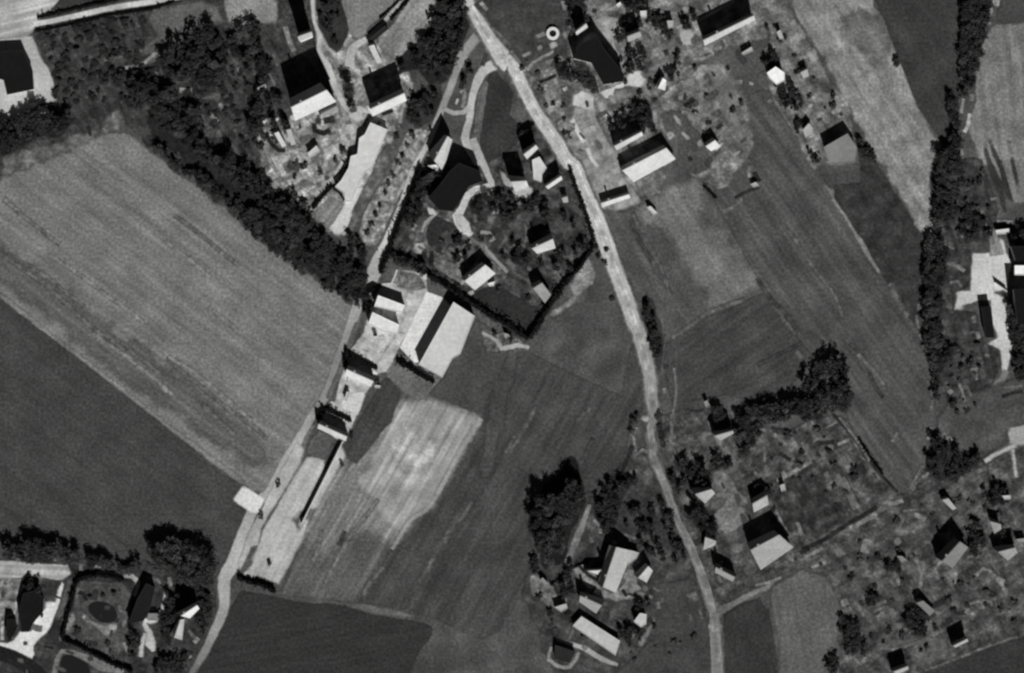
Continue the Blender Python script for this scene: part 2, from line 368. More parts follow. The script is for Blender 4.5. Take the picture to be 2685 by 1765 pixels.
G('shade_toned_floor', 'floor with painted shade in the top grove beside the main road', 'woodland floor', 32, L('01 1660,-30 1910,-30 1950,220 1900,330 1800,560 1740,730 1600,760 1480,620 1330,640 1300,540 1420,430 1520,420 1560,280 1640,230 1620,130'), blot=0.3, feather=1.8)  # shade of the grove is part of this ground colour
G('rough_ground', 'dark rough lawn below the top grove', 'rough ground', 42, L('01 1420,860 1680,700 1700,900 1620,1060 1480,1150 1380,1050'), blot=0.4, feather=2.5)
strip('path', 'curved garden path between the two tall dark houses', 'path', 172, L('01 540,-20 560,200 610,330 600,450 680,600 740,760 820,930 880,1000'), [10, 8, 12, 12, 18, 18, 14, 14], blot=0.3)
strip('path', 'pale path running up to the top edge past the stubble', 'path', 158, L('01 870,600 900,430 1050,330 1200,170 1370,-20'), [26, 22, 12, 11, 10], blot=0.25)
G('yard', 'bright paved yard between the two tall houses', 'yard', 182, L('01 860,970 970,940 1060,1000 1040,1050 950,1090 860,1050'), feather=1.4)
G('yard', 'pale worked ground left of the long pale shed', 'yard', 160, L('01 780,1080 930,1110 960,1200 900,1300 700,1420 480,1520 560,1640 640,1330 780,1260'), blot=0.5, bs=3, feather=1.5, ang=-50, plots=0.35)
G('yard', 'bright forecourt below the long pale shed', 'yard', 196, L('11 890,320 830,350 690,550 750,625 850,545 890,430'), feather=1.4, blot=0.1)
G('yard', 'bright lower apron of the long pale shed, narrowing to a tip', 'yard', 190, L('R 290,458 440,455 412,560 350,660 300,712 262,665 335,560 330,510'), feather=1.2, blot=0.12)
G('yard', 'grey rectangular bed with pale stripes next to the bright forecourt', 'yard', 108, L('11 560,420 700,270 830,340 720,520 640,570 600,500'), streak=0.4, ang=-55, sw=2)
G('garden', 'pale gravelly strip with a row of young bushes beside the track', 'garden', 118, L('01 1400,1150 1580,1150 1480,1500 11 1400,100 1280,350 1120,720 1000,700 960,600 1000,420 1130,200 1220,0 01 1290,1400'), blot=0.7, bs=2.6, feather=1.5, ang=-62, plots=0.40)
G('verge', 'dark verge strip between the long pale shed and the young bushes', 'verge', 84, L('01 1200,1250 1300,1300 1230,1564 11 1130,150 980,450 850,600 900,400 1050,100'), blot=0.62, bs=4.5, feather=1.5)
# junction roads
strip('track', 'unpaved track from the road fork past the sheds to the bottom edge', 'track', 165,
  L('01 2080,250 1930,420 1850,560 1780,760 1700,960 1620,1160 1560,1300 1480,1440 11 1430,60 1350,300 1270,510 1190,710 1120,860 1070,1010 1010,1110 950,1230 890,1400 21 850,50 790,200 720,400 640,600 540,740 460,900 380,1030 300,1160 220,1320 140,1450 30 2290,40 2200,240 2130,420 2070,600 2000,720 2000,860 2000,960 1960,1090 1890,1230 1820,1380 1740,1500 1650,1620'),
  [26, 26, 24, 18, 18, 16, 14, 15, 16, 15, 17, 24, 34, 36, 34, 28, 26, 26, 24, 22, 22, 22, 24, 26, 26, 26, 24, 26, 28, 30, 36, 34, 30, 26, 24, 24, 22, 20, 18],
  tones=[135, 130, 130, 145, 150, 160, 172, 178, 182, 182, 182, 178, 165, 162, 165, 158, 150, 140, 130, 130, 135, 140, 150, 158, 158, 156, 150, 150, 165, 170, 172, 168, 160, 150, 145, 140, 125, 110, 100], feather=1.3, blot=0.2)
strip('lane', 'pale gravel lane from the road fork down to the black-roofed hall', 'lane', 170,
  L('01 2170,570 2060,640 2000,760 1960,900 1940,1080 1900,1230 1960,1350 2040,1480 11 2090,80 2120,200'), [30, 26, 22, 18, 18, 22, 24, 22, 18, 12], feather=0.9, blot=0.2)
strip('path', 'pale path linking the lane and the track beside the L-shaped dark house', 'path', 150, L('01 1700,960 1800,1010 1890,1000 1950,940'), 12)
G('lawn', 'dark triangular lawn between the lane and the main road', 'lawn', 48, L('01 2110,650 2190,640 2330,820 02 60,1020 220,1200 150,1250 01 2350,1320 2200,1420 2080,1480 2020,1400 2050,1180 2090,900'), blot=0.22, feather=1.2)
G('verge', 'grey grass beside the lane on the triangular lawn', 'verge', 90, L('01 2080,700 2110,760 2080,950 2040,1200 2030,1420 1960,1250 1990,1000 2020,800'), blot=0.3, streak=0.3, ang=-80)
G('garden', 'dark mottled ground of the tree-filled triangular compound', 'garden', 50,
  L('01 2050,1480 2240,1380 02 150,1250 350,1250 600,1500 12 620,130 760,500 820,680 640,900 600,1020 400,1300 300,1500 220,1564 22 200,100 11 2100,1350 1600,1000 1560,960 1300,850 1200,780 1290,550 1400,250 1520,20'), blot=0.75, bs=6.0, grain=0.35, feather=1.2, ang=32, plots=0.50)
G('yard', 'grey garden clearing inside the triangular compound', 'yard', 92, L('11 1530,480 1650,430 1750,480 1900,600 2080,700 2150,850 2280,960 2250,1010 2000,1110 1870,1040 1680,880 1560,800 1530,600'), blot=0.6, bs=3.5, feather=2.5, ang=35, plots=0.40)
G('lawn', 'dark lawn rectangle in the middle of the triangular compound', 'lawn', 42, L('11 1640,440 1800,520 1880,600 1780,700 1700,800 1570,700 1560,560'), blot=0.3, feather=1.5)
strip('path', 'bright curved drive below the black-roofed hall', 'drive', 178, L('11 2130,170 2000,210 1930,260 1880,370 1830,450 1880,560 1960,620'), [12, 18, 18, 18, 26, 22, 14], blot=0.2)
strip('path', 'pale hooked path right of the curved drive', 'path', 135, L('11 2040,590 2120,600 2160,650 2090,700 2090,740 2280,950'), 9)
strip('path', 'straight pale path behind the compound hedge', 'path', 150, L('11 1670,895 1780,975 1890,1045'), 12)
G('yard', 'bright spot beside the curved drive', 'yard', 190, L('11 1580,370 1650,395 1640,430 1590,440'), feather=1.4)
G('yard', 'pale patch inside the track-side hedge of the compound', 'yard', 165, L('11 1440,700 1530,670 1540,730 1500,790 1430,770'), feather=1)
G('yard', 'pale patch beside the small gate at the compound corner', 'yard', 130, L('11 1290,690 1340,700 1330,750 1280,750'), feather=1)
G('lawn', 'dark square lawn in the lower corner of the compound', 'lawn', 42, L('11 1960,1160 2150,1060 12 0,1100 250,1250 380,1280 230,1480 30,1340 11 2200,1300'), blot=0.25)
G('yard', 'pale dirt yard at the right corner of the compound', 'yard', 128, L('12 740,800 820,950 800,1050 660,1150 640,1220 450,1340 390,1320 520,1250 620,1150 590,1060 660,940 700,850'), blot=0.4, bs=4, feather=2)
G('grass_patch', 'rough grey grass below the corner of the compound', 'grass', 80, L('12 0,1480 60,1564 22 120,50 250,140 240,160 0,180 21 2100,170 2050,20 11 2030,1420 2180,1500'), blot=0.7, bs=2.5)
strip('path', 'pale crossed paths below the corner of the compound', 'path', 150, L('21 2060,10 2180,80 2230,150 22 40,140 130,120 230,140'), [8, 10, 14, 14, 12, 8], feather=1)
# yards of the sheds
G('yard', 'bright concrete yard around the four small sheds by the track', 'yard', 170,
  L('11 1310,920 1560,960 1560,1100 1480,1350 1400,1500 21 1200,130 1150,300 1080,450 1010,550 930,760 850,930 820,990 600,860 600,780 740,620 790,420 850,200 1000,0 11 1060,1250 1160,1060 1230,1060'), blot=0.3, bs=4, feather=1.3, ang=27, plots=0.25)
G('yard', 'pale concrete between the four small sheds and the broad long shed and slab', 'yard', 172, L('R 660,1010 760,960 770,1000 690,1170 625,1290 590,1350 555,1420 470,1430 590,1250 650,1130'), blot=0.25, bs=4, feather=1.5)
G('yard', 'long pale concrete slab left of the broad long shed', 'yard', 206, L('R 765,1000 845,1028 900,1075 745,1370 700,1370 625,1290'), blot=0.12, feather=0.7, jit=0.15)
G('grass_patch', 'grey grass plot above the small sheds', 'grass', 96, L('11 1310,930 1500,980 1560,1100 1440,1110 1290,1080'), blot=0.5, bs=3)
strip('lane', 'pale lane end curving past the right side of the great hall', 'lane', 165, L('R 1005,200 1040,290 1085,390 1110,460 1070,470 990,480'), [18, 20, 17, 15, 14, 14], feather=1)
G('yard', 'pale forecourt under the two black-roofed houses of the compound', 'yard', 158, L('R 1140,360 1165,380 1215,440 1300,455 1330,470 1300,520 1230,500 1170,440'), feather=1.3)
G('yard', 'bright end of the curved drive in the compound', 'yard', 165, L('R 905,590 950,600 985,640 1000,700 960,690 925,640'), feather=1.2)
G('yard', 'small bright triangle under the great hall', 'yard', 190, L('R 765,550 830,585 815,605 780,600'), feather=0.9)
strip('path', 'pale curved path on the left of the dark compound lawn', 'path', 140, L('R 805,600 760,640 740,690'), [8, 9, 7], feather=0.9)
strip('path', 'pale path at the corner of the red-brick sheds'.replace('red-brick', 'four small'), 'path', 180, L('11 1310,930 1250,1060 1160,1070'), 12)
strip('verge', 'dark ditch line between the shed yards and the track', 'ditch', 92, L('11 940,1400 21 870,130 760,420 680,600'), [14, 14, 16, 12], feather=1.2)
strip('verge', 'thin dark ditch line running down beside the track', 'ditch', 98, L('21 560,830 480,960 440,1160 360,1330 260,1564 31 140,330 40,480 0,560'), [9, 9, 7, 7, 7, 7, 9, 10], feather=0.9)
G('lot', 'bright bare lot left of the low wall', 'lot', 168, L('21 490,1110 650,1150 640,1300 500,1564 31 400,260 540,100 450,380 330,600 240,770 60,700 -90,700 0,600 100,300 300,-50'), blot=0.2, feather=1.8, streak=0.2, ang=-62)
G('lot', 'bright soil margin right of the low wall', 'lot', 166, L('21 790,1010 840,1120 720,1300 600,1564 31 500,100 470,240 400,300 520,0'), blot=0.2, feather=2.4)
G('lot', 'pale verge on the field side of the track', 'lot', 160, L('21 400,980 470,1050 440,1150 330,1350 150,1640 31 90,250 60,420 -10,450 -100,650 -130,600 -20,300'), blot=0.3, feather=1.6)
G('yard', 'grey plot under the lowest small shed', 'yard', 84, L('21 600,880 740,950 650,1140 500,1090 530,960'), blot=0.2)
G('yard', 'bright rectangular pad across the track from the bare lot', 'yard', 205, L('20 2170,1370 2360,1490 2310,1620 30 2230,130 2090,30 20 2085,1490'), blot=0.06, feather=1.4, jit=0.2)
G('yard', 'bright fan of gravel on the yard between the middle sheds', 'yard', 192, L('21 830,560 1000,530 1010,570 940,740 800,690 800,630'), blot=0.15, feather=1.3)
# top right gardens
G('garden', 'pale mottled garden ground right of the main road at the top', 'garden', 92,
  L('02 -100,200 0,400 60,450 300,900 500,1200 680,1450 12 750,200 880,400 1130,260 1400,250 1460,0 02 1540,1400 1440,1200 1700,1564 1950,1700 2250,1300 2150,900 1950,600 1600,560 2380,300 03 50,500 120,800 500,1480 850,1450 850,1130 820,950 600,600 450,350 280,50 270,-30 02 560,-30 600,500'), blot=0.75, bs=6.8, grain=0.35, feather=1.8, jit=1, ang=57, plots=0.42)
G('field', 'dark triangular grass plot in the fork at the top, right of the main road', 'field', 58, L('01 2060,-30 02 480,-30 560,130 560,480 300,560 200,600 60,440 0,380 01 2300,380 2120,200'), blot=0.35, bs=6)
G('yard', 'pale yard right of the long black roof at the top', 'yard', 140, L('02 760,170 900,140 1060,180 1060,280 980,340 1000,420 1080,560 1060,640 960,480 850,300'), blot=0.35, bs=3.5, feather=1.2)
G('yard', 'bright paving at the end of the long black roof', 'yard', 190, L('02 840,830 990,770 1090,730 1110,650 1240,620 1240,690 1280,720 1220,780 1100,760 990,800 990,880 900,870'), blot=0.2, feather=1.0)
G('yard', 'pale farmyard between the main road and the pale-roofed barn', 'yard', 132, L('02 700,720 810,850 820,1050 920,1250 1010,1350 1050,1564 12 1150,180 1240,330 1000,400 850,380 750,150 02 560,1300 600,1100'), blot=0.35, bs=4, feather=1.6, ang=60, plots=0.30)
G('drive', 'bright concrete ramp in front of the long black roof', 'yard', 182, L('02 610,860 700,800 810,870 800,1000 700,960 620,940'), blot=0.3, feather=1)
strip('path', 'bright straight wall-side path beside the farmyard', 'path', 192, L('02 610,1070 650,1150 720,1270'), [14, 13, 12], feather=1.4)
strip('path', 'bright straight path continuing towards the road', 'path', 180, L('02 750,1320 780,1400 840,1490'), [11, 11, 10], feather=1.4)
G('yard', 'bright small courtyard left of the long dark barn at the top right', 'yard', 160, L('02 1560,220 1600,270 1700,270 1690,400 1590,410'), blot=0.2, feather=1.4)
strip('path', 'pale line above the long dark barn at the top right', 'path', 150, L('02 1690,215 1850,120 2060,10'), [9, 9, 9])
strip('path', 'pale curved garden edge from the courtyard downwards', 'path', 110, L('02 1600,410 1500,480 1600,480 1570,620 1520,700'), [6, 5, 10, 8, 5])
G('garden', 'lighter tilled garden patch below the long dark barn', 'garden', 108, L('02 1290,600 1460,540 1430,620 1300,660'), blot=0.3, feather=2)
G('garden', 'pale washed-out streak of garden in the upper right', 'garden', 104, L('02 1850,560 2000,600 2130,820 2100,1000 2200,1250 2100,1290 2000,1100 1950,850 1800,650'), blot=0.4, feather=6, jit=2)
G('yard', 'dark plot between the garden rows and the long field', 'garden', 72, L('02 1400,1000 1560,980 1800,1250 1850,1500 12 1700,80 1550,0 02 1450,1200'), blot=0.3, feather=2)
G('verge', 'dark hedge foot on the right verge of the main road', 'verge', 50, L('12 1240,1180 1330,1190 1400,1400 22 1430,100 1400,300 1380,420 1340,200 12 1280,1500 1230,1350'), feather=1.6, blot=0.3)
# main road, last so that it lies on top
strip('verge', 'trodden verges along both sides of the main road', 'verge', 96,
  L('01 1920,-40 1950,60 2090,300 2270,560 02 60,540 185,800 290,1000 460,1250 580,1450 12 640,0 715,200 800,400 880,600 950,800 1025,1000 1100,1200 1165,1400 22 1205,0 1260,200 1305,400 1320,600 1345,740 1310,850 1325,1000 1330,1100 1370,1200 1430,1350 32 1480,0 1550,200 1660,400 1740,600 1800,750 1840,900 1880,1100 1890,1300 1905,1500 1905,1620'),
  [40, 42, 46, 60, 46, 44, 44, 46, 48, 42, 42, 46, 50, 50, 48, 50, 46, 46, 46, 44, 42, 38, 28, 28, 32, 32, 32, 36, 36, 40, 44, 42, 40, 36, 38, 40, 42], feather=2.5, blot=0.5, bs=4)
strip('road', 'wide pale main road winding from the top to the bottom edge', 'road', 172,
  L('01 1920,-40 1950,60 2090,300 2270,560 02 60,540 185,800 290,1000 460,1250 580,1450 12 640,0 715,200 800,400 880,600 950,800 1025,1000 1100,1200 1165,1400 22 1205,0 1260,200 1305,400 1320,600 1345,740 1310,850 1325,1000 1330,1100 1370,1200 1430,1350 32 1480,0 1550,200 1660,400 1740,600 1800,750 1840,900 1880,1100 1890,1300 1905,1500 1905,1620'),
  [24, 26, 32, 48, 34, 31, 31, 35, 38, 32, 33, 37, 42, 41, 38, 40, 36, 34, 36, 33, 31, 26, 16, 18, 22, 20, 20, 24, 22, 28, 32, 30, 28, 25, 27, 30, 32],
  tones=[170, 178, 180, 182, 182, 184, 184, 182, 180, 180, 180, 182, 182, 178, 172, 166, 160, 152, 150, 146, 138, 130, 112, 118, 118, 122, 120, 124, 124, 120, 124, 126, 124, 126, 132, 134, 134], feather=1.5, blot=0.2)
strip('lane', 'narrow lane leaving the main road to the lower right', 'lane', 108, L('32 1900,1020 1960,990 2060,940 2200,860 2380,780 33 150,690 300,570 450,470 580,420 33 760,300 870,240 1060,130'), [22, 20, 14, 14, 12, 12, 14, 12, 14, 12, 14, 16], feather=1.2, blot=0.3)
strip('drive', 'pale curved driveway from the main road to the small pale house', 'drive', 150, L('32 1680,625 1600,680 1500,700 1420,660 1350,600 1290,640'), [9, 11, 12, 12, 14, 16], feather=0.9)
G('lay_by', 'small bright patch on the left edge of the main road by the bend', 'lay-by', 172, L('22 1220,745 1300,760 1310,810 1260,800 1210,765'), feather=1.4)
G('lay_by', 'pale patch beside the main road above the dark grove', 'lay-by', 150, L('22 1360,1490 1440,1480 1450,1545 1380,1530'), feather=1.4)
G('lay_by', 'pale patch on the left verge near the bottom of the main road', 'lay-by', 150, L('32 1800,1120 1860,1130 1850,1200 1770,1180'), feather=0.9)
# bottom middle
G('garden', 'dark gardens and orchard around the pale roofs at the bottom centre', 'garden', 52,
  L('22 1130,1000 1250,1100 1400,1400 32 1480,150 1640,500 1700,620 1750,800 1820,1050 1830,1564 450,1800 450,1564 170,850 270,500 200,100 22 250,1564 800,1430 950,1290 1080,1150'), blot=0.56, bs=7.5, feather=2, jit=1, ang=30, plots=0.42)
G('lawn', 'grey lawn beside the main road at the bottom centre', 'lawn', 60, L('32 1330,780 1700,720 1800,1000 1840,1300 1840,1800 1000,1800 1000,1564 1350,1250 1380,1000'), blot=0.25)
G('shade_toned_floor', 'floor black with painted tree shadows, pointed grove left of the bottom road', 'woodland floor', 28, L('22 590,1100 650,1120 710,1300 720,1564 32 720,100 600,300 560,560 400,650 280,470 220,250 250,0 22 260,1480 370,1460 380,1370 460,1290 540,1250'), blot=0.3, feather=1.5, jit=1.2)  # outline follows the pointed tree shadows, painted black on the ground
G('shade_toned_floor', 'floor with painted shade in the grove between the two bottom lanes', 'woodland floor', 32, L('22 950,1290 1180,1280 1100,1400 1030,1564 32 1000,200 900,300 800,150 830,0 22 850,1460'), blot=0.3, feather=1.5)  # grove shade painted as a dark ground tone
G('yard', 'pale forecourt round the white house at the bottom centre', 'yard', 112, L('32 720,570 780,640 900,720 870,800 950,860 1050,800 1080,640 1200,640 1200,500 1180,900 1000,920 850,880 700,760 600,620'), blot=0.4, bs=3, feather=1.6)
strip('path', 'pale path along the left of the white house at the bottom centre', 'path', 118, L('32 770,60 720,200 650,380 600,500 560,580'), [8, 14, 20, 16, 10], feather=1.4, blot=0.4)
strip('path', 'pale line of path below the long pale-roofed building at the bottom', 'path', 150, L('32 470,1260 620,1310 720,1340 880,1440 1020,1490'), [6, 10, 13, 13, 8], feather=0.9, blot=0.4)
strip('path', 'pale U-shaped wall-side path at the bottom left of the long building', 'path', 128, L('32 430,1330 400,1440 480,1500 590,1510 650,1440 670,1380'), [8, 10, 10, 10, 10, 8], feather=0.9)
G('garden', 'patchy pale allotment at the left of the bottom gardens', 'garden', 92, L('32 240,700 310,660 420,760 480,860 580,960 520,1020 380,950 240,850'), blot=0.69, bs=4.5, feather=1.4)
G('garden', 'pale curved bed right of the white house at the bottom', 'garden', 118, L('32 1100,760 1160,760 1240,810 1180,840 1100,830'), feather=1.2)
G('garden', 'narrow pale garden strip near the small pale hut', 'garden', 92, L('32 1330,1040 1370,1060 1300,1230 1230,1340 1200,1310 1270,1180'), feather=1.6, blot=0.4)
G('garden', 'pale ring of beds beside the bottom road', 'garden', 76, L('32 1640,860 1700,820 1730,860 1740,940 1680,920 1640,920'), blot=0.85, bs=3.0, feather=1)
# bottom right gardens
G('garden', 'mottled dark gardens filling the lower right', 'garden', 62,
  L('22 1400,750 1600,700 1820,700 2020,900 23 0,850 300,880 520,780 760,760 1000,1150 1250,1450 1400,1420 1600,1000 2100,1050 2420,900 2420,1564 33 2420,1250 1900,1400 1500,1560 1500,1900 700,1900 700,1200 620,700 400,600 0,800 32 2100,880 1900,950 1780,650 1640,350 22 1560,1564 1430,1250 1380,900'), blot=0.69, bs=6.0, grain=0.38, feather=1.8, jit=1, ang=-32, plots=0.50)
G('field', 'grey field at the bottom right of the lane', 'field', 86, L('33 130,800 400,640 600,700 700,850 760,1050 720,1250 760,1450 640,1500 600,1900 170,1900 200,1300 120,1000'), streak=0.2, ang=80, blot=0.15, feather=2.5)
G('field', 'dark field right of the main road at the bottom', 'field', 50, L('32 1960,1060 2100,960 33 20,890 100,1020 150,1250 180,1564 150,1800 32 1990,1800 1980,1400'), blot=0.15, streak=0.12, ang=80, feather=2)
G('field', 'dark field in the lower right corner', 'field', 47, L('33 2420,1230 2200,1290 1950,1340 1900,1410 1700,1460 1500,1560 1400,1900 2420,1900'), blot=0.15)
G('yard', 'light round lawn between the houses right of the bottom road', 'lawn', 108, L('32 1850,180 1960,60 2150,80 2150,200 2080,290 2020,310 1890,270'), blot=0.3, feather=1.5, bs=4)
G('yard', 'grey bare ground above the light round lawn', 'yard', 96, L('22 1860,1250 1960,1230 2060,1340 2090,1430 2200,1500 2150,1564 1900,1564 1890,1400'), blot=0.4, bs=3, feather=1.8)
strip('path', 'pale path climbing past the narrow pale roof', 'path', 112, L('22 1830,800 1880,900 1930,980 2000,1080 2040,1160'), [8, 12, 16, 14, 10], feather=1)
strip('path', 'pale ditch-side line at the left of the upper garden plot', 'path', 96, L('22 1520,320 1540,520 22 1510,740 1500,850 1490,1000'), [7, 6, 8, 8, 7], feather=1)
strip('path', 'straight pale garden path in the lower right gardens', 'path', 122, L('23 170,1320 300,1260 400,1200 470,1160'), [10, 9, 9, 7], feather=0.9)
strip('path', 'thin pale boundary path on the lower edge of the long field', 'path', 88, L('23 800,830 920,1000 1020,1180 1130,1320 1240,1430'), [5, 6, 6, 6, 5], feather=1)
G('yard', 'bright yard beside the black building on the right edge', 'yard', 188,
  L('13 1920,780 2090,775 2085,640 2200,660 2220,790 2280,850 2240,980 2235,1090 2110,1130 2210,1180 2240,1250 2210,1310 2270,1400 2280,1564 23 2270,150 2240,300 2200,420 2180,300 2170,160 2040,110 2140,60 2130,0 13 2090,1400 2080,1200 1960,1200 1850,1240 1830,1310 1760,1290 1780,1190 1760,1130 1900,1110'), blot=0.16, feather=1.4, jit=0.3)
strip('lane', 'grey lane fading out below the bright yard at the right edge', 'lane', 130, L('13 2090,560 2120,680 2140,800'), [12, 26, 40], feather=1)
strip('lane', 'grey lane running down from the bright yard', 'lane', 112, L('23 2230,350 2180,430 2120,520 2070,620'), [16, 20, 26, 14], feather=2)
G('rough_ground', 'dark rough ground between the tree belt and the bright yard', 'rough ground', 47, L('13 1540,60 1700,-60 2000,-60 2150,400 2080,640 1900,760 1890,1080 1760,1130 1750,1290 1960,1300 2000,1564 23 2150,160 2180,300 2080,500 1700,640 1560,350 1500,0 13 1480,900 1500,650 1600,600'), blot=0.55, bs=4, feather=2, ang=75, plots=0.50)
G('grass_patch', 'grey open grass right of the long green field', 'grass', 70, L('23 1700,640 2000,520 2300,420 2420,420 2420,850 2230,880 2230,1000 2100,1060 1830,1090 1640,940 1600,780'), blot=0.3, bs=8, feather=3)
G('shade_toned_floor', 'wooded hollow with painted shade at the foot of the long green field', 'woodland floor', 34, L('23 1560,960 1640,950 1830,1090 1960,1020 1980,1150 1800,1300 1640,1330 1500,1250 1520,1080'), blot=0.3, feather=2.5)  # dark tone stands for the shade under the hollow trees
G('yard', 'pale square platform at the right edge', 'yard', 150, L('23 2230,870 2420,820 2420,1010 2290,1010 2250,990'), feather=1.4, blot=0.1)
strip('path', 'pale causeway leading left from the square platform', 'path', 165, L('23 2310,1010 2200,1060 2100,1110 2030,1155'), [11, 10, 10, 12], feather=1.4)
strip('path', 'thin pale path downwards from the square platform', 'path', 120, L('23 2260,1050 2290,1150 2320,1300'), [8, 8, 7])
# bottom left
G('garden', 'dark grounds of the hedged gardens in the bottom left corner', 'garden', 44,
  L('30 -60,560 700,540 750,540 1300,560 1900,800 1940,1000 1800,1320 1680,1564 1650,1900 -60,1900'), blot=0.56, bs=7.5, feather=2, ang=15, plots=0.40)
G('lane', 'pale lane entering from the left edge above the black house', 'lane', 150, L('30 -60,560 150,570 400,590 600,590 640,680 560,730 400,720 250,700 0,730 -60,740'), streak=0.5, ang=3, sw=2, feather=1.2, blot=0.3)
G('yard', 'mottled grey yard left of the black house in the bottom left', 'yard', 110, L('30 -60,720 200,720 210,800 170,950 160,1180 30,1100 -60,1350'), blot=0.6, bs=3, feather=1)
G('yard', 'bright forecourt curving round the black house in the bottom left', 'yard', 205,
  L('30 540,790 560,740 575,770 540,900 480,1080 420,1200 330,1270 300,1320 310,1450 200,1400 0,1320 -60,1280 60,1300 120,1280 180,1200 280,1190 320,1060 400,1000 400,930 490,930'), blot=0.06, feather=1.4, jit=0.3)
G('verge', 'grey strip right of the bright forecourt in the bottom left', 'verge', 82, L('30 600,740 650,700 560,1050 500,1110 480,1080 540,930'), blot=0.3)
G('lawn', 'mottled lawn inside the rounded hedge around the dark pond', 'lawn', 66, L('30 720,740 1100,760 1180,860 1150,1050 1120,1350 1000,1480 560,1260 640,1000'), blot=0.5, bs=4)
G('path', 'pale curved bank below the dark pond', 'path', 130, L('30 740,1020 800,1090 930,1140 1000,1120 1050,1130 1020,1200 950,1240 850,1160 740,1080'), feather=1.4, blot=0.35)
G('path', 'pale wedge of path beside the left garden hedge', 'path', 112, L('30 640,1000 680,1080 640,1150 560,1220 550,1190'), feather=1.2)
strip('path', 'pale curb outside the top right corner of the rounded hedge', 'path', 150, L('30 860,670 960,670 1080,690 1180,700 1230,750 1200,880'), [9, 8, 11, 13, 14, 8], feather=1, blot=0.5)
strip('path', 'bright forked path right of the rounded hedge', 'path', 175, L('30 1490,830 1460,950 1410,1090 1300,1100 1290,1130 1330,1200 1340,1300 1370,1370'), [9, 11, 9, 16, 12, 14, 28, 8], feather=1.4, blot=0.2)
strip('path', 'bright leg of the forked path', 'path', 175, L('30 1300,1210 1265,1300 1255,1420'), [10, 12, 10], feather=1.4)
strip('path', 'pale rounded path in the bottom left below the hedge', 'path', 118, L('30 480,1600 510,1440 550,1370 650,1380 800,1440 900,1500 1100,1560'), [14, 12, 12, 12, 20, 26, 16], feather=1)
strip('lane', 'black tarred lane in the bottom left corner', 'lane', 18, L('30 -60,1370 100,1420 250,1500 340,1600 400,1700'), [36, 38, 40, 46, 50], feather=1.4)
# water
def pond(name, label, s, rim=None):
    bm = bmesh.new(); pts = ccw_(L(s)); z = claim(dilate(mask_poly(pts), 2))
    q = []
    n = len(pts)
    for i in range(n):
        for k in range(4):
            t = k/4; p0, p1, p2, p3 = pts[i-1], pts[i], pts[(i+1) % n], pts[(i+2) % n]
            q.append(0.5*((2*p1)+(p2-p0)*t+(2*p0-5*p1+4*p2-p3)*t*t+(3*p1-p0-3*p2+p3)*t**3))
    bm.faces.new([bm.verts.new((p.x, p.y, z)) for p in q]); bmesh.ops.triangulate(bm, faces=bm.faces)
    m, nt_, b = new_mat('dark_water'); b.inputs['Base Color'].default_value = (0.012, 0.012, 0.012, 1); b.inputs['Roughness'].default_value = 0.15
    b.inputs['Specular IOR Level'].default_value = 0.5
    return props(from_bm(name, bm, m), label, 'pond', kind='structure')
def ccw_(pts):
    area = sum(pts[i].x*pts[(i+1) % len(pts)].y-pts[(i+1) % len(pts)].x*pts[i].y for i in range(len(pts)))
    return pts if area > 0 else pts[::-1]
pond('pond', 'oval black pond in the hedged garden at the bottom left', '30 800,950 860,925 960,940 1030,1000 1045,1080 1000,1110 920,1115 840,1070 790,1000')
pond('pond', 'black pond cut by the bottom edge in the bottom left', '30 560,1420 640,1410 760,1470 800,1540 800,1640 560,1640 530,1540')
# scattered small worn patches and beds that mottle the gardens
SPOT = [0]
def spots(s, n, lo, hi, r0, r1, where, seed, ang=0):
    poly = L(s); r = random.Random(seed); xs = [p.x for p in poly]; ys = [p.y for p in poly]
    bm = bmesh.new(); fl = bm.verts.layers.float.new('fade'); tl = bm.verts.layers.float.new('tone')
    z = claim(mask_poly(poly) | mask_line([(p, 3) for p in poly])); k = 0; done = []
    for _ in range(n*40):
        if k >= n: break
        p = Vector((r.uniform(min(xs), max(xs)), r.uniform(min(ys), max(ys))))
        a = -math.radians(ang)+r.choice((0, 1.571))+r.gauss(0, 0.13); ra = r.uniform(r0, r1)*r.uniform(1, 2.0); rb = r.uniform(r0, r1)*r.uniform(0.4, 1)
        if not inside_(p, poly) or any((p-o).length < (max(ra, rb)+ro)*1.12 for o, ro in done): continue
        done.append((p, max(ra, rb))); k += 1
        tn = lin(r.uniform(lo, hi))/lin(100)
        c = bm.verts.new((p.x, p.y, z)); c[fl] = 1; c[tl] = tn; ring = []; ring2 = []
        for i in range(12):
            t = i*math.pi/6; cx, cy = math.cos(t), math.sin(t)
            d = Vector((math.copysign(abs(cx)**0.6, cx)*ra, math.copysign(abs(cy)**0.6, cy)*rb)); d = Vector((d.x*math.cos(a)-d.y*math.sin(a), d.x*math.sin(a)+d.y*math.cos(a)))*r.uniform(0.85, 1.1)
            v = bm.verts.new((p.x+d.x*0.4, p.y+d.y*0.4, z)); v[fl] = 1; v[tl] = tn; ring.append(v)
            v = bm.verts.new((p.x+d.x, p.y+d.y, z)); v[fl] = 0; v[tl] = tn; ring2.append(v)
        for i in range(12):
            j = (i+1) % 12; bm.faces.new((c, ring[i], ring[j])); bm.faces.new((ring[i], ring2[i], ring2[j], ring[j]))
    props(from_bm('ground_patches', bm, ground_mat(100, 0.3, 0.3)), where, 'worn patches', kind='stuff')
def inside_(p, poly):
    c = False
    for i in range(len(poly)):
        a, b = poly[i], poly[i-1]
        if (a.y > p.y) != (b.y > p.y) and p.x < (b.x-a.x)*(p.y-a.y)/(b.y-a.y)+a.x: c = not c
    return c
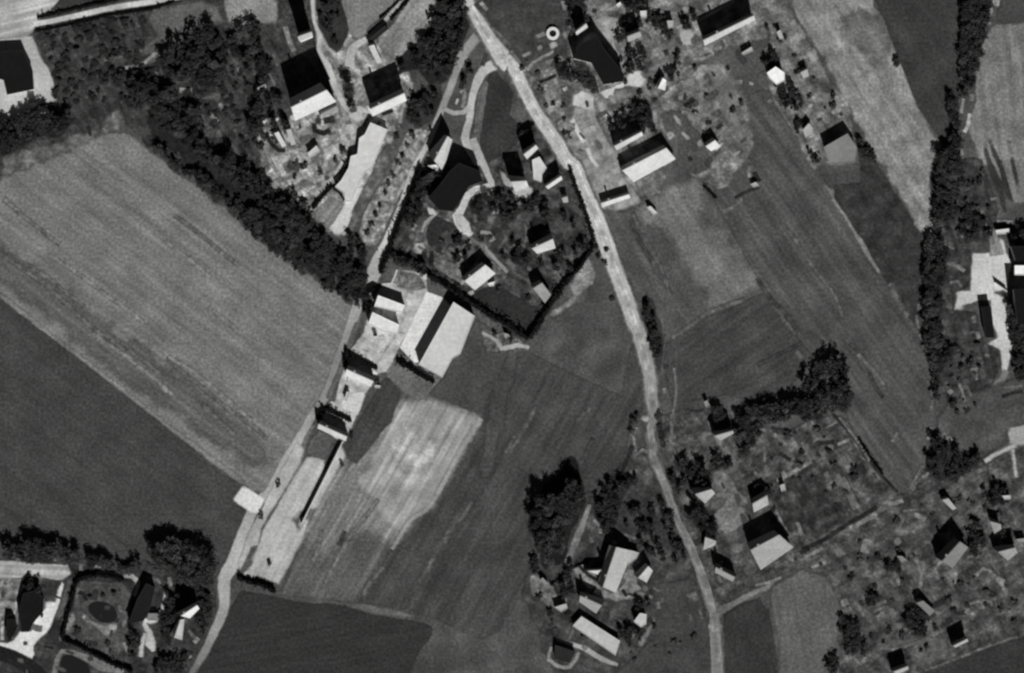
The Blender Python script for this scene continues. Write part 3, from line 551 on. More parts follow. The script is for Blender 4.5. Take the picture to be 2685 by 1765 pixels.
spots('00 310,260 1300,200 1300,560 2000,620 2300,1100 2360,1450 2000,1400 1600,800 1100,650 900,1150 500,1250 500,700', 79, 36, 78, 1.2, 3.0, 'small light and dark patches in the overgrown belt at the upper left', 1, 60)
spots('01 100,1080 700,950 1250,1000 1350,1100 1000,1500 700,1564 11 500,300 200,150 01 60,1300', 54, 78, 185, 0.9, 2.4, 'light and dark garden beds around the tall houses at the top', 2, -30)
spots('02 20,450 560,200 580,500 900,800 1350,900 1500,1300 1950,1500 2250,1300 1900,600 1650,400 1100,300 1200,100 1550,80 2300,600 03 450,900 600,1100 420,1000 100,900 0,600 02 1700,700 1300,700 850,1300 500,1100 200,700', 122, 58, 150, 1.1, 2.8, 'light and dark garden beds right of the main road at the top', 3, 57)
spots('11 1550,500 2100,700 2350,400 2300,1000 12 300,400 600,600 700,800 500,900 0,700 11 2000,1100 1350,850 1300,700', 64, 38, 100, 1.0, 2.6, 'light and dark beds among the trees of the compound', 4, 30)
spots('22 1500,750 1800,750 23 0,900 700,800 1200,1450 33 1500,100 2300,500 2000,1200 1000,1300 800,700 300,550 32 2000,850 1700,500 22 1500,1200', 165, 42, 102, 1.1, 3.0, 'light and dark beds of the lower right gardens', 5, -32)
spots('32 250,750 700,250 1000,300 1500,500 1400,1100 900,1400 400,1400', 43, 44, 104, 1.0, 2.6, 'light and dark beds of the bottom centre gardens', 6, 30)
spots('13 1620,100 2050,100 2100,500 1850,800 1750,1300 1980,1400 23 2100,350 1700,600 1580,200', 52, 40, 95, 1.0, 2.6, 'light and dark patches left of the bright yard at the right edge', 7, 80)
spots('30 0,760 700,760 1150,780 1120,1400 1700,1300 1650,1560 0,1560', 46, 34, 96, 0.9, 2.2, 'light and dark patches in the bottom left gardens', 8, 15)
spots('11 1320,950 1550,1000 1400,1500 21 1100,400 830,900 700,700 850,250 11 1080,1300', 21, 125, 200, 0.7, 2.0, 'worn spots on the concrete yards by the track', 9, 25)
G('lawn', 'dark rectangular plot in the middle of the lower right gardens', 'lawn', 50, L('V 1060,500 1130,470 1330,720 1250,790 1120,820 1000,780 955,700 950,620'), blot=0.6, bs=5, feather=4, jit=1.5, ang=58, plots=0.5)
G('lawn', 'grey lawn between the two narrow bright roofs at the lower right', 'lawn', 84, L('V 1720,1370 1850,1380 1860,1480 1740,1520 1640,1460'), blot=0.35, bs=4, feather=2)
traces('faint paths, beds and dark plot edges of the lower right gardens', [
 (122,8,'V 950,540 1050,480 1130,435'), (104,6,'V 1130,430 1100,380 1080,330'), (108,5,'V 1110,190 1140,235'), (38,9,'V 1080,905 1200,850 1340,760 1480,680'), (112,11,'V 1370,775 1430,740 1480,712'),
 (40,6,'V 1230,160 1390,350 1480,480 1590,600'), (102,4,'V 1280,200 1380,330 1440,430'), (96,20,'V 1290,520 1330,600 1370,690'), (112,24,'V 1430,850 1415,920'), (112,20,'V 1300,1170 1315,1205'), (98,7,'V 1330,1210 1360,1250'), (104,8,'V 1380,1200 1410,1260'),
 (112,12,'V 1545,665 1620,640'), (98,5,'V 1620,700 1700,690'), (122,11,'V 1680,715 1740,745'), (118,8,'V 1700,780 1670,815'), (112,6,'V 830,1095 900,1080 970,1050'), (138,6,'V 1130,1000 1200,975'), (108,8,'V 1070,965 1130,930 1190,895'), (40,10,'V 1070,925 1120,895'),
 (104,9,'V 1690,960 1720,1060 1690,1140'), (112,7,'V 1835,960 1790,1010 1810,1060'), (122,10,'V 1905,1015 1890,1085'), (110,8,'V 1995,1060 2050,1005 2105,1040 2145,1090 2175,1150'), (118,14,'V 2120,1060 2160,1080'), (104,6,'V 1955,1245 1965,1200 2020,1180 2090,1185 2095,1210'), (120,9,'V 2025,1215 2055,1210'), (108,6,'V 1960,1250 2000,1250'),
 (88,5,'V 1740,1550 1900,1490 2050,1430 2230,1370'), (90,7,'V 1560,1440 1640,1420 1700,1400'), (86,6,'V 380,180 385,300'), (80,8,'V 430,350 490,390'), (92,8,'V 1440,1150 1480,1200 1530,1180'), (36,9,'V 1430,1200 1450,1165 1510,1155'), (92,8,'V 1460,1240 1520,1210'),
 (104,9,'V 930,290 990,340 1000,360'), (100,9,'V 1110,340 1100,400'), (94,6,'V 880,360 880,440'), (40,7,'V 960,390 1020,430'), (42,9,'V 1150,340 1250,330'), (42,11,'V 1390,450 1420,500'), (128,6,'V 1270,345 1330,315'), (108,6,'V 940,690 980,780 1020,840'), (112,9,'V 1055,760 1080,830'), (108,7,'V 1590,280 1560,330'), (98,6,'V 1960,520 2020,490 2090,470'), (98,8,'V 1690,540 1670,590'), (112,6,'V 170,270 200,400'), (84,8,'V 190,400 240,370'), (100,7,'V 130,510 190,480'), (112,7,'V 1850,300 1880,320'), (150,7,'V 2205,370 2215,450 2225,520')])
traces('faint paths, beds and dark plot edges of the upper right gardens', [
 (100,6,'03 360,505 420,460 480,430'), (96,6,'03 390,560 470,530'), (122,11,'03 670,1010 740,970 800,985'), (118,14,'03 700,850 720,885'), (96,5,'03 130,850 210,980 300,1120 390,1240'), (110,8,'03 450,1390 480,1450 520,1510'), (128,7,'12 2180,30 2190,90 2215,150'), (106,8,'12 2130,300 2050,360 1960,415'), (42,6,'12 2280,190 2150,240 2060,290'), (42,7,'12 2230,60 2270,130'),
 (112,7,'02 1380,1000 1405,1120 1450,1200'), (108,14,'02 1640,1010 1720,1060 1800,1150 1840,1190'), (108,8,'02 60,460 130,540 190,610'), (120,7,'02 215,630 260,560 350,510 450,460'), (122,5,'02 330,700 390,660 460,620'), (34,7,'02 320,735 390,710 470,670'), (122,16,'02 360,775 430,790'), (150,12,'02 545,780 560,810'), (138,10,'02 475,910 515,912'), (96,6,'02 1120,520 1200,580'), (114,8,'02 1360,330 1390,400'), (120,9,'02 530,10 550,90'), (44,9,'02 1010,360 1070,330 1160,290'), (124,8,'02 780,190 880,120 1010,50'), (42,9,'02 790,90 830,100'), (120,7,'02 1270,40 1330,90 1400,120'), (42,10,'02 1330,150 1420,200 1500,290'), (96,6,'02 1430,320 1480,370'), (112,8,'02 1380,260 1390,290'), (128,10,'02 1600,70 1650,90'), (120,7,'02 1690,530 1820,510 1860,480'), (120,8,'02 1890,440 1940,420'), (40,8,'02 1560,450 1530,560 1490,700'), (110,11,'02 1570,600 1530,690'), (96,6,'02 1540,740 1620,720'), (118,9,'02 1590,1000 1650,1010'), (42,11,'02 1610,950 1700,880'), (44,9,'02 1800,1090 1860,1090'), (42,9,'02 1900,1150 1950,1110'), (42,9,'02 1680,980 1710,1000'), (104,7,'02 2160,400 2200,360'), (100,6,'02 2060,330 2120,310'), (108,9,'02 2070,730 2130,730'), (114,8,'02 2190,740 2230,750'), (104,9,'02 2200,1480 2180,1540'), (40,8,'02 1650,1400 1680,1430'), (118,7,'02 640,1110 560,1120'), (42,8,'02 560,1170 600,1180'), (100,12,'02 660,1340 720,1370'), (40,7,'12 2240,60 2290,140')])
traces('faint paths and beds of the overgrown land and the gardens at the top left', [
 (136,8,'00 1110,605 1180,600 1290,560 1350,510 1400,460'), (88,6,'00 970,540 1130,490 1270,450'), (120,13,'00 1600,805 1710,810'), (112,9,'00 1020,1000 1005,1080'), (112,8,'00 1280,690 1320,720'), (98,6,'00 1385,640 1400,700 1400,780'), (98,6,'00 1970,480 1980,580'), (94,8,'00 2120,600 2150,700'), (96,6,'00 950,450 940,560'), (88,7,'00 860,690 880,650'), (92,7,'00 1440,130 1450,240'), (92,6,'00 1210,200 1240,240'), (86,7,'00 740,350 770,370'), (108,9,'00 1960,920 1990,980'), (96,6,'00 2040,860 2050,920'), (108,12,'00 1870,1020 1940,1090'), (92,9,'00 1940,1160 1970,1220'), (112,6,'00 2010,1240 2020,1300'), (84,9,'00 1730,850 1850,870 1960,850'), (94,7,'00 1800,1030 1830,1120'),
 (120,8,'01 40,1070 90,1200 140,1380 230,1540'), (96,6,'01 90,500 150,650 200,740 205,840'), (120,12,'01 300,240 330,350 380,460'), (92,5,'01 190,480 230,590'), (168,12,'01 215,1390 240,1450 290,1564'), (34,10,'01 130,1180 160,1260 240,1340 300,1345'), (150,9,'01 330,1340 440,1370 500,1420'), (40,14,'01 560,1100 560,1160 640,1190 700,1160'), (42,16,'01 640,1080 740,1060'), (60,20,'01 320,1460 430,1500'), (96,20,'01 560,1430 640,1450'), (128,6,'01 590,1100 600,1150'), (44,10,'01 600,1010 720,940'), (32,9,'01 1160,1020 1260,985'), (120,9,'01 1340,960 1320,1100'), (170,9,'01 840,1390 780,1500 740,1560'), (120,9,'01 2040,20 2100,90'), (60,10,'01 1990,30 2060,110'), (120,8,'01 1880,960 1900,800 1860,830'), (170,14,'01 1820,900 1840,910'), (44,9,'01 1950,560 1900,680 1860,790'), (64,8,'01 2090,480 2060,590'), (92,6,'01 2040,800 2010,1000 1990,1200')])
traces('faint beds and paths inside the tree-filled triangular compound', [
 (92,8,'R 1030,530 1015,600 1020,640'), (118,9,'R 1100,590 1150,580 1165,620'), (96,12,'R 1225,500 1250,550'), (84,8,'R 1400,380 1420,390'), (110,12,'R 1480,520 1495,525'), (84,9,'R 1390,510 1410,520'), (90,7,'R 1270,640 1290,690 1280,740'), (84,8,'R 1540,780 1510,820'), (76,10,'R 880,700 850,800'), (86,9,'R 990,770 970,820'), (104,9,'R 800,850 860,890 950,950'), (84,8,'R 1220,900 1270,930 1320,960'), (60,22,'R 850,690 930,760'), (86,8,'R 1140,770 1200,800 1260,830'), (100,8,'R 1290,880 1310,880'), (34,10,'R 790,790 790,870'), (132,9,'R 690,680 710,650'), (132,8,'R 980,1015 1010,1000'), (116,7,'R 630,870 600,960'), (112,18,'R 640,925 650,950'), (92,7,'R 745,400 790,470 760,500')])
traces('faint beds and paths of the bottom centre gardens', [
 (104,8,'32 800,200 870,260 860,320'), (96,8,'32 780,350 790,400'), (92,9,'32 970,1010 960,1090'), (112,8,'32 1380,930 1385,990'), (104,7,'32 1200,850 1330,890'), (88,8,'32 1660,1040 1680,1110'), (88,7,'32 1750,990 1770,1080'), (104,7,'22 1170,1110 1240,1050 1290,1070'), (112,6,'22 1190,850 1190,900'), (36,9,'22 1150,730 1130,850'), (88,7,'22 1120,930 1200,880'), (112,9,'22 1150,1240 1200,1240'), (42,8,'22 1150,1020 1110,1130 1050,1270'), (40,11,'22 1390,730 1400,880 1430,1030'), (112,8,'22 1430,500 1435,550'), (92,7,'32 1120,340 1180,370'), (118,10,'32 1130,760 1160,800'), (36,7,'32 640,570 760,690 880,760'), (38,7,'32 1060,820 1100,880'), (104,10,'32 400,860 470,880'), (118,9,'32 560,540 590,560'), (40,8,'22 1430,310 1470,320'), (104,8,'22 1270,1240 1290,1280')])
traces('faint beds and paths beside the bright yard at the right edge', [
 (104,8,'13 1860,460 1870,560'), (92,6,'13 1640,690 1760,740'), (98,10,'13 1690,860 1780,890 1850,940'), (96,7,'13 1720,1040 1790,1030 1820,1080'), (120,7,'13 2140,490 2280,500'), (112,6,'13 2010,470 2080,600 2110,700'), (104,6,'13 2080,300 2150,280'), (96,10,'13 1930,1340 1940,1400'), (112,9,'13 1960,1480 1980,1540'), (120,9,'13 1300,1270 1330,1350'), (104,11,'13 1200,1050 1210,1090'), (96,16,'13 1430,1260 1490,1270'), (96,7,'13 1420,1330 1440,1450'), (100,13,'13 1230,1180 1270,1200'), (104,6,'23 1900,340 1950,330 1960,430'), (96,6,'23 1980,230 2010,270 1960,330'), (112,11,'23 1710,520 1740,550'), (108,6,'23 1800,450 1830,540 1850,620'), (96,5,'23 1880,510 1910,570'), (96,6,'23 2030,200 2070,220'), (108,9,'23 1660,910 1740,970'), (104,9,'23 1560,850 1520,960'), (96,7,'23 1480,1190 1400,1330 1370,1400'), (104,8,'23 1480,1300 1560,1240'), (88,6,'23 1850,1320 1960,1240 2070,1210'), (40,7,'23 2180,580 2260,550 2370,530'), (96,6,'23 2200,500 2370,480'), (160,8,'13 2310,560 2330,520'), (130,7,'03 1840,880 1820,1010'), (168,8,'03 1895,1010 1880,1120 1850,1180'), (112,10,'03 1920,840 1910,900'), (104,9,'03 1830,1320 1820,1420'), (104,7,'03 2095,40 2070,220'), (150,16,'03 2100,20 2160,30'), (104,6,'03 2240,420 2240,520')])
traces('faint beds and paths of the gardens in the bottom left corner', [
 (112,8,'30 480,550 560,570'), (112,9,'30 720,590 720,650'), (128,9,'30 840,605 900,605'), (96,7,'30 200,500 150,570'), (84,8,'30 360,510 370,530'), (96,7,'30 700,800 680,920'), (84,8,'30 1090,800 1090,900'), (96,8,'30 1060,960 1080,1020'), (104,8,'30 1120,1090 1100,1150'), (120,9,'30 1100,1290 1140,1370'), (170,11,'30 980,1150 1040,1160'), (150,9,'30 740,1060 760,1070'), (98,7,'30 1400,720 1450,790'), (112,9,'30 1510,710 1520,790'), (96,8,'30 1680,1180 1760,1280'), (140,10,'30 1730,1290 1770,1250'), (96,8,'30 1440,1440 1600,1380'), (104,8,'30 1690,1410 1700,1430'), (34,9,'30 700,840 750,860 770,920'), (150,8,'30 150,930 130,1030 50,1060'), (150,8,'30 20,1100 20,1270')])
traces('long tractor lines and crop stripes across the pale left-hand field', [
 (94,5,'10 30,300 250,480 450,640 540,700'), (92,6,'10 0,780 200,920 430,1080 650,1290 900,1500 20 1180,190 1320,290 1470,420'), (94,5,'20 1480,240 1680,400 1850,540 2020,680 2230,820 2380,960'), (93,5,'20 900,20 1090,100 1180,190'), (118,4,'10 430,790 620,910 800,1040 960,1160 1150,1290 1280,1400'), (121,4,'10 1470,660 1530,710 1620,780 1720,860 1870,990'), (117,5,'20 830,20 1000,140 1150,240 1400,440 1560,590'), (116,4,'20 1500,220 1700,340 1880,480 2090,660 2250,790'), (94,4,'10 230,880 420,990 560,1110 760,1260'), (116,4,'10 30,290 160,400'), (94,4,'10 1560,440 1800,620 1960,760 2120,880'), (117,4,'10 1850,1250 2000,1370 2150,1490'), (94,5,'20 1800,640 1960,800 2100,930')], feather=2.4, name='tractor_lines', cat='tractor lines')
traces('long crop stripes across the dark fields in the middle and at the right', [
 (88,4,'31 1960,40 1870,180 1740,320 1720,400'), (86,4,'31 1620,540 1580,620 1490,740'), (101,5,'31 1130,10 1030,150 880,340 780,520 690,690 640,830'), (98,4,'31 620,290 600,440 540,560'), (61,5,'31 830,300 780,430'), (91,4,'31 1170,620 1060,760 990,880'), (88,4,'13 90,1160 160,1240 250,1380 350,1500'), (88,4,'13 240,540 330,640 440,820 560,980 700,1170 760,1330'), (64,5,'13 0,1000 120,1180 260,1330 380,1500'), (88,4,'12 1500,1540 1700,1400 1850,1300 2150,1190'), (62,4,'23 830,100 950,240 1040,460 1130,590'), (90,4,'23 900,200 1060,370 1130,480'), (86,12,'13 1180,1050 1250,1180 1330,1340'), (85,6,'23 1440,20 1530,200 1570,500 1560,700'), (86,4,'22 20,1080 100,930'), (83,4,'22 650,800 780,680'), (62,5,'22 800,950 700,1180'), (83,4,'22 300,660 200,840 60,1080'), (88,14,'23 350,180 410,240'), (83,5,'12 1150,420 1400,900 1500,1200'), (62,4,'12 1130,480 1200,640 1330,860'), (59,4,'23 0,300 200,200 400,100')], feather=2.4, name='tractor_lines', cat='tractor lines')

def wheel_tracks():
    pts = L('01 1950,60 2090,300 2270,560 02 60,540 185,800 290,1000 460,1250 580,1450 12 640,0 715,200 800,400 880,600 950,800 1025,1000 1100,1200 1165,1400 22 1205,0 1260,200 1305,400 1320,600 1345,740 1310,850 1325,1000 1330,1100 1370,1200 1430,1350 32 1480,0 1550,200 1660,400 1740,600 1800,750 1840,900 1880,1100 1890,1300 1905,1500 1905,1620')
    bm = bmesh.new(); bm.verts.layers.float.new('fade'); bm.verts.layers.float.new('tone')
    for off, wd, k in ((-0.9, 5, 1.02), (0.9, 5, 1.02), (0, 4, 0.97)):
        q = []
        for i, p in enumerate(pts):
            e = (pts[min(i+1, len(pts)-1)]-pts[max(i-1, 0)]).normalized(); q.append(p+Vector((e.y, -e.x))*off)
        tn = [(182 if i < 14 else 182-(i-14)*9 if i < 20 else 122)*k for i in range(len(q))]
        strip_geo(bm, 150, q, wd, 1.0, tn)
    props(from_bm('wheel_tracks', bm, ground_mat(150, 0.35, 0.3, bs=5)), 'worn wheel tracks along the pale main road', 'wheel tracks', kind='structure')
wheel_tracks()


# ---------------------------------------------------------------- buildings
def prism(bm, pts, z0, z1):
    a = [bm.verts.new((p.x, p.y, z0)) for p in pts]; b = [bm.verts.new((p.x, p.y, z1)) for p in pts]
    n = len(pts)
    bm.faces.new(b); bm.faces.new(a[::-1])
    for i in range(n): bm.faces.new((a[i], a[(i+1) % n], b[(i+1) % n], b[i]))
def ccw(pts):
    area = sum(pts[i].x*pts[(i+1) % len(pts)].y-pts[(i+1) % len(pts)].x*pts[i].y for i in range(len(pts)))
    return pts if area > 0 else pts[::-1]
def openings(root, a, b, z0, h, storeys=1):
    """a door and windows along the wall a-b (outward side to the right of a->b)"""
    d = (b-a); ln = d.length
    if ln < 4: return
    d.normalize(); nrm = Vector((d.y, -d.x))
    n = max(1, int(ln/4.5))
    for st in range(storeys):
        for k in range(n):
            c = a+d*(ln*(k+0.5)/n); door = (k == n//2 and st == 0)
            wd, hh, zb = (0.5, min(2.0, h-0.3), 0.05) if door else (0.6, 1.1, 0.9)
            zb += 0 if door else st*2.7
            if zb+hh > h-0.1: hh = h-0.1-zb
            if hh < 0.3: continue
            bm = bmesh.new()
            prism(bm, ccw([c-d*wd, c+d*wd, c+d*wd+nrm*0.04, c-d*wd+nrm*0.04]), z0+zb, z0+zb+hh)
            o = from_bm('door' if door else 'window', bm, plain('door_wood', 0.08) if door else plain('window_glass', 0.03, 0.05, 1, 0, 0.2, 0.5), root)
            o.location = (-root.location.x, -root.location.y, 0)
def gable(label, s, H, tone=215, name='house', cat='house', kn=0.75, group=None, he=None, chim=1, dark=None, ntone=None):
    """s: ridge-left, ridge-right, eave-right, eave-left of the sunny slope"""
    a, b, c, d = L(s)
    ws = ((c-b).length+(d-a).length)/2
    if he is None:
        he = H-ws*0.84
        if he < 1.9: he = max(1.6, H*0.55) if H > 2.9 else H-1.15
        kn = min(kn, (H-he)/(0.86*ws))
    na, nb = a-(d-a)*kn, b-(c-b)*kn
    hn = he if kn <= 1 else H-(H-he)*kn
    cen = (na+nb+c+d)/4
    root = empty(name, (cen.x, cen.y, 0)); props(root, label, cat, group)
    off = (-cen.x, -cen.y, 0)
    rise = (H-he)/max(ws, 0.1)
    n3 = Vector(((d-a).x, (d-a).y, 0)).normalized()*math.sin(math.atan(rise))
    n3.z = math.cos(math.atan(rise))
    f = max(0.3, n3.dot(sunv)/math.sin(EL))
    al = dark if dark else alb(tone, f)
    # roof slab
    bm = bmesh.new(); th = 0.22
    def slab(p, q, r, t, zr, ze, lift=0):
        top = [bm.verts.new((p.x, p.y, zr+lift)), bm.verts.new((q.x, q.y, zr+lift)), bm.verts.new((r.x, r.y, ze)), bm.verts.new((t.x, t.y, ze))]
        bot = [bm.verts.new((v.co.x, v.co.y, v.co.z-th)) for v in top]
        bm.faces.new(top); bm.faces.new(bot[::-1])
        for i in range(4): bm.faces.new((top[i], bot[i], bot[(i+1) % 4], top[(i+1) % 4]))
    slab(a, b, c, d, H, he); slab(b, a, na, nb, H+0.003, hn)
    # ridge cap
    e = (b-a).normalized(); s2 = Vector((e.y, -e.x))*0.16
    prism(bm, ccw([a-s2, a+s2, b+s2, b-s2]), H-0.05, H+0.12)
    bmesh.ops.recalc_face_normals(bm, faces=bm.faces)
    rf = from_bm('roof', bm, plain('roof_tiles', al, 0.16, 0.9), root, off)
    # walls under the roof
    e = (b-a).normalized()*0.35; inn = 0.12
    A, B = a+e, b-e
    D_, C_ = d.lerp(a, inn)+e, c.lerp(b, inn)-e
    NA, NB = na.lerp(a, inn)+e, nb.lerp(b, inn)-e
    hs = he+(H-he)*inn-th; hN = hn+(H-hn)*inn-th
    bm = bmesh.new()
    prof = lambda s_, r_, n_: [(s_, 0), (n_, 0), (n_, hN), (r_, H-th-0.02), (s_, hs)]
    p1 = [bm.verts.new((q.x, q.y, z)) for q, z in prof(D_, A, NA)]; p2 = [bm.verts.new((q.x, q.y, z)) for q, z in prof(C_, B, NB)]
    bm.faces.new(p1); bm.faces.new(p2[::-1])
    for i in range(5): bm.faces.new((p1[i], p2[i], p2[(i+1) % 5], p1[(i+1) % 5]))
    bmesh.ops.recalc_face_normals(bm, faces=bm.faces)
    from_bm('wall', bm, WALL(), root, off)
    if (b-a).length > 7:
        dd = C_-D_
        side = Vector((dd.y, -dd.x)); flip = side.dot(d-a) < 0
        openings(root, *( (C_, D_) if flip else (D_, C_)), 0, hs, 1+int(hs > 5.2))
    ln = (b-a).length
    for k in range(chim if ln > 8 else 0):
        p = a.lerp(b, 0.28+0.45*k) + (a-d).normalized()*0.5
        bm = bmesh.new()
        x = e.normalized()*0.38; y = Vector((x.y, -x.x))
        prism(bm, ccw([p+x+y, p-x+y, p-x-y, p+x-y]), H-1.0, H+0.9)
        prism(bm, ccw([p+(x+y)*1.2, p-(x-y)*1.2, p-(x+y)*1.2, p+(x-y)*1.2]), H+0.903, H+1.0)
        bmesh.ops.recalc_face_normals(bm, faces=bm.faces)
        from_bm('chimney', bm, plain('chimney_brick', 0.2), rf, (0, 0, 0))
    return root
def flat(label, s, h, tone=200, name='shed', cat='shed', group=None, dark=None, slope=0.0, over=0.25):
    """a low building whose roof is almost level; the roof may tip towards the sun"""
    pts = ccw(L(s)); cen = sum(pts, Vector((0, 0)))/len(pts)
    root = empty(name, (cen.x, cen.y, 0)); props(root, label, cat, group); off = (-cen.x, -cen.y, 0)
    al = dark if dark else alb(tone)
    n = len(pts); inner = []
    for i in range(n):
        e = (pts[(i+1) % n]-pts[i-1]).normalized(); inner.append(pts[i]-Vector((e.y, -e.x))*over)
    bm = bmesh.new(); prism(bm, inner, 0, h-0.18); from_bm('wall', bm, WALL(), root, off)
    bm = bmesh.new(); prism(bm, pts, h-0.177, h)
    # seams of the roof sheets
    ax = max(((pts[(i+1) % n]-pts[i]) for i in range(n)), key=lambda v: v.length).normalized()
    rf = from_bm('roof', bm, plain('roof_sheet', al, 0.15, 0.6), root, off)
    # kerb round the roof edge
    bm = bmesh.new()
    inn2 = []
    for i in range(n):
        e = (pts[(i+1) % n]-pts[i-1]).normalized(); inn2.append(pts[i]-Vector((e.y, -e.x))*0.22)
    for i in range(n):
        j = (i+1) % n; prism(bm, ccw([pts[i], pts[j], inn2[j], inn2[i]]), h+0.003, h+0.12)
    from_bm('roof_edge', bm, plain('roof_edge', min(0.7, al*1.15+0.01), 0.05), rf, (0, 0, 0))
    i = max(range(n), key=lambda k: (-(Vector(((pts[(k+1) % n]-pts[k]).y, -(pts[(k+1) % n]-pts[k]).x)).normalized().y))*(pts[(k+1) % n]-pts[k]).length)
    openings(root, inner[i], inner[(i+1) % n], 0, h-0.2, 1+int(h > 5.5))
    return root

# ---------------------------------------------------------------- houses and sheds, traced from the plan
HG = 'houses of the village'; SG = 'small outbuildings in the gardens'
gable('tall dark-roofed house with the widest pale front slope, left of the curved path', '01 365,972 680,818 760,915 395,1085', 10.4, 222)
gable('tall dark-roofed house with a narrow curved pale slope, right of the curved path', '01 1060,985 1365,842 1385,905 1080,1045', 7.6, 222)
gable('dark house at the top edge with a short pale eave above the overgrown belt', '01 420,345 545,300 555,335 435,385', 9.0, 185)
gable('narrow bright-fronted shed by the stubble plots at the top', '01 1045,420 1095,405 1165,560 1120,570', 2.6, 190, name='shed', cat='shed')
flat('thin black-roofed shed beside the path through the stubble plots', '01 1045,350 1190,230 1220,260 1075,385', 1.6, dark=DARKROOF)
gable('pale elongated hut beside a dark gap under the widest front slope', '01 205,1195 245,1180 310,1300 275,1315', 2.6, 200, name='shed', cat='shed', group=SG)
gable('pale crooked hut just right of the elongated hut', '01 310,1165 355,1155 395,1285 355,1300', 2.6, 175, name='shed', cat='shed', group=SG)
flat('small pale shed slanting beside the path left of the long pale shed', '01 500,1370 580,1300 610,1350 520,1410', 2.0, 190, group=SG)
gable('small pale-eaved hut in the dark wood left of the tall houses', '01 55,790 125,755 135,780 65,815', 2.8, 165, name='shed', cat='shed', group=SG)
gable('house behind bushes with a broken pale eave below the widest front slope', '01 620,1020 760,950 770,985 640,1050', 3.4, 150)
flat('long pale stepped shed beside the strip of young bushes', '01 1060,1095 1215,1160 1075,1500 11 1010,60 890,320 835,320 830,250 745,190 800,130 01 865,1500 885,1395 945,1375 960,1235 1010,1200', 2.2, 196, name='long_shed')
flat('black hip-roofed building inside the pale yard at the left edge', '00 -60,470 215,455 250,540 300,640 310,800 70,850 40,720 -60,690', 2.6, dark=0.009, name='building', cat='building')
flat('small dark shed under the black-roofed building at the left edge', '00 262,885 320,880 320,915 262,925', 1.8, dark=0.012, group=SG)
flat('tiny white hut among dark trees at the left edge', '00 362,1010 410,1005 415,1075 365,1080', 2.4, 225, group=SG)
gable('black L-shaped house between the track and the lane', '01 1630,1440 1750,1222 1790,1250 1705,1530', 5.6, 215)
flat('bright low wing at the foot of the black L-shaped house', '01 1570,1480 1645,1470 1705,1535 1690,1545', 2.0, 215, name='house_wing', cat='annexe')
flat('great black-roofed hall in the top of the compound', 'Q 900,380 1050,440 1082,520 975,560 930,640 850,755 740,740 660,650 740,560 830,440', 4.8, dark=0.009, name='hall', cat='hall')
gable('black-roofed house with a bright front eave right of the lane', '12 65,150 205,140 225,190 110,235', 7.0, 205)
gable('house with a bright slanted ridge beside the main road, at the top of the compound', '02 180,1385 290,1300 310,1330 210,1425', 6.0, 215)
flat('bright-roofed annexe between the slanted ridge house and the black-roofed house', '02 255,1430 320,1400 385,1500 12 345,80 340,150 270,125', 2.4, 190, name='annexe', cat='annexe')
gable('narrow bright roof by the main road hedge', '12 375,190 515,95 525,125 400,210', 4.0, 215)
gable('tiny pale hut by the main road hedge', '12 520,290 570,275 580,325 535,330', 2.4, 165, name='shed', cat='shed', group=SG)
gable('house with a zigzag bright front in the middle of the compound', '12 255,740 440,655 465,735 300,785', 4.4, 195)
gable('pale square house behind the compound hedge', '11 1900,1030 2085,885 2175,960 1990,1110', 4.0, 205)
flat('little bright porch on the right of the pale square house', '11 2105,1050 2170,1030 2160,1070 2120,1075', 1.6, 215, name='porch', cat='porch')
gable('grey-roofed house beside the right-hand hedge of the compound', '12 265,1095 345,1045 425,1150 370,1225', 3.8, 150)
flat('small pale shed at the lower tip of the compound', '12 0,1490 40,1500 22 60,40 20,60', 1.6, 150, group=SG)
# sheds by the track
TG = 'small sheds in a row by the track'
flat('uppermost of the four small track-side sheds, with a black strip above', '11 1130,1155 1370,1245 1345,1312 1095,1255', 3.1, 215, name='shed', group=TG)
flat('second track-side shed from the top, with the broad bright roof', '11 1080,1305 1320,1418 1300,1500 1180,1480 1040,1410', 3.1, 215, name='shed', group=TG)
gable('third track-side shed from the top, grey above and bright along its front', '21 850,335 1085,440 1065,490 830,385', 4.0, 215, name='house', group=TG)
gable('lowest of the track-side sheds, bright front next to the head of the low wall', '21 600,820 855,935 840,975 590,860', 4.0, 212, name='house', group=TG)
flat('tiny shed on the yard between the third and the lowest track-side sheds', '21 850,530 880,545 850,620 825,605', 1.7, 170, name='hut', cat='hut')
flat('tiny pale shed at the right end of the third track-side shed', '21 1100,475 1150,480 1145,500 1100,500', 1.5, 185, name='hut', cat='hut')
flat('tiny dark-roofed hut below the second track-side shed', '11 1085,1500 1120,1490 21 1120,40 1085,40', 1.6, dark=0.012, name='hut', cat='hut')
flat('broad long pale shed casting the wide black band in the centre', '11 1800,1215 1990,1340 21 1860,200 1790,240 1700,410 1490,295', 3.6, 190, name='long_shed')
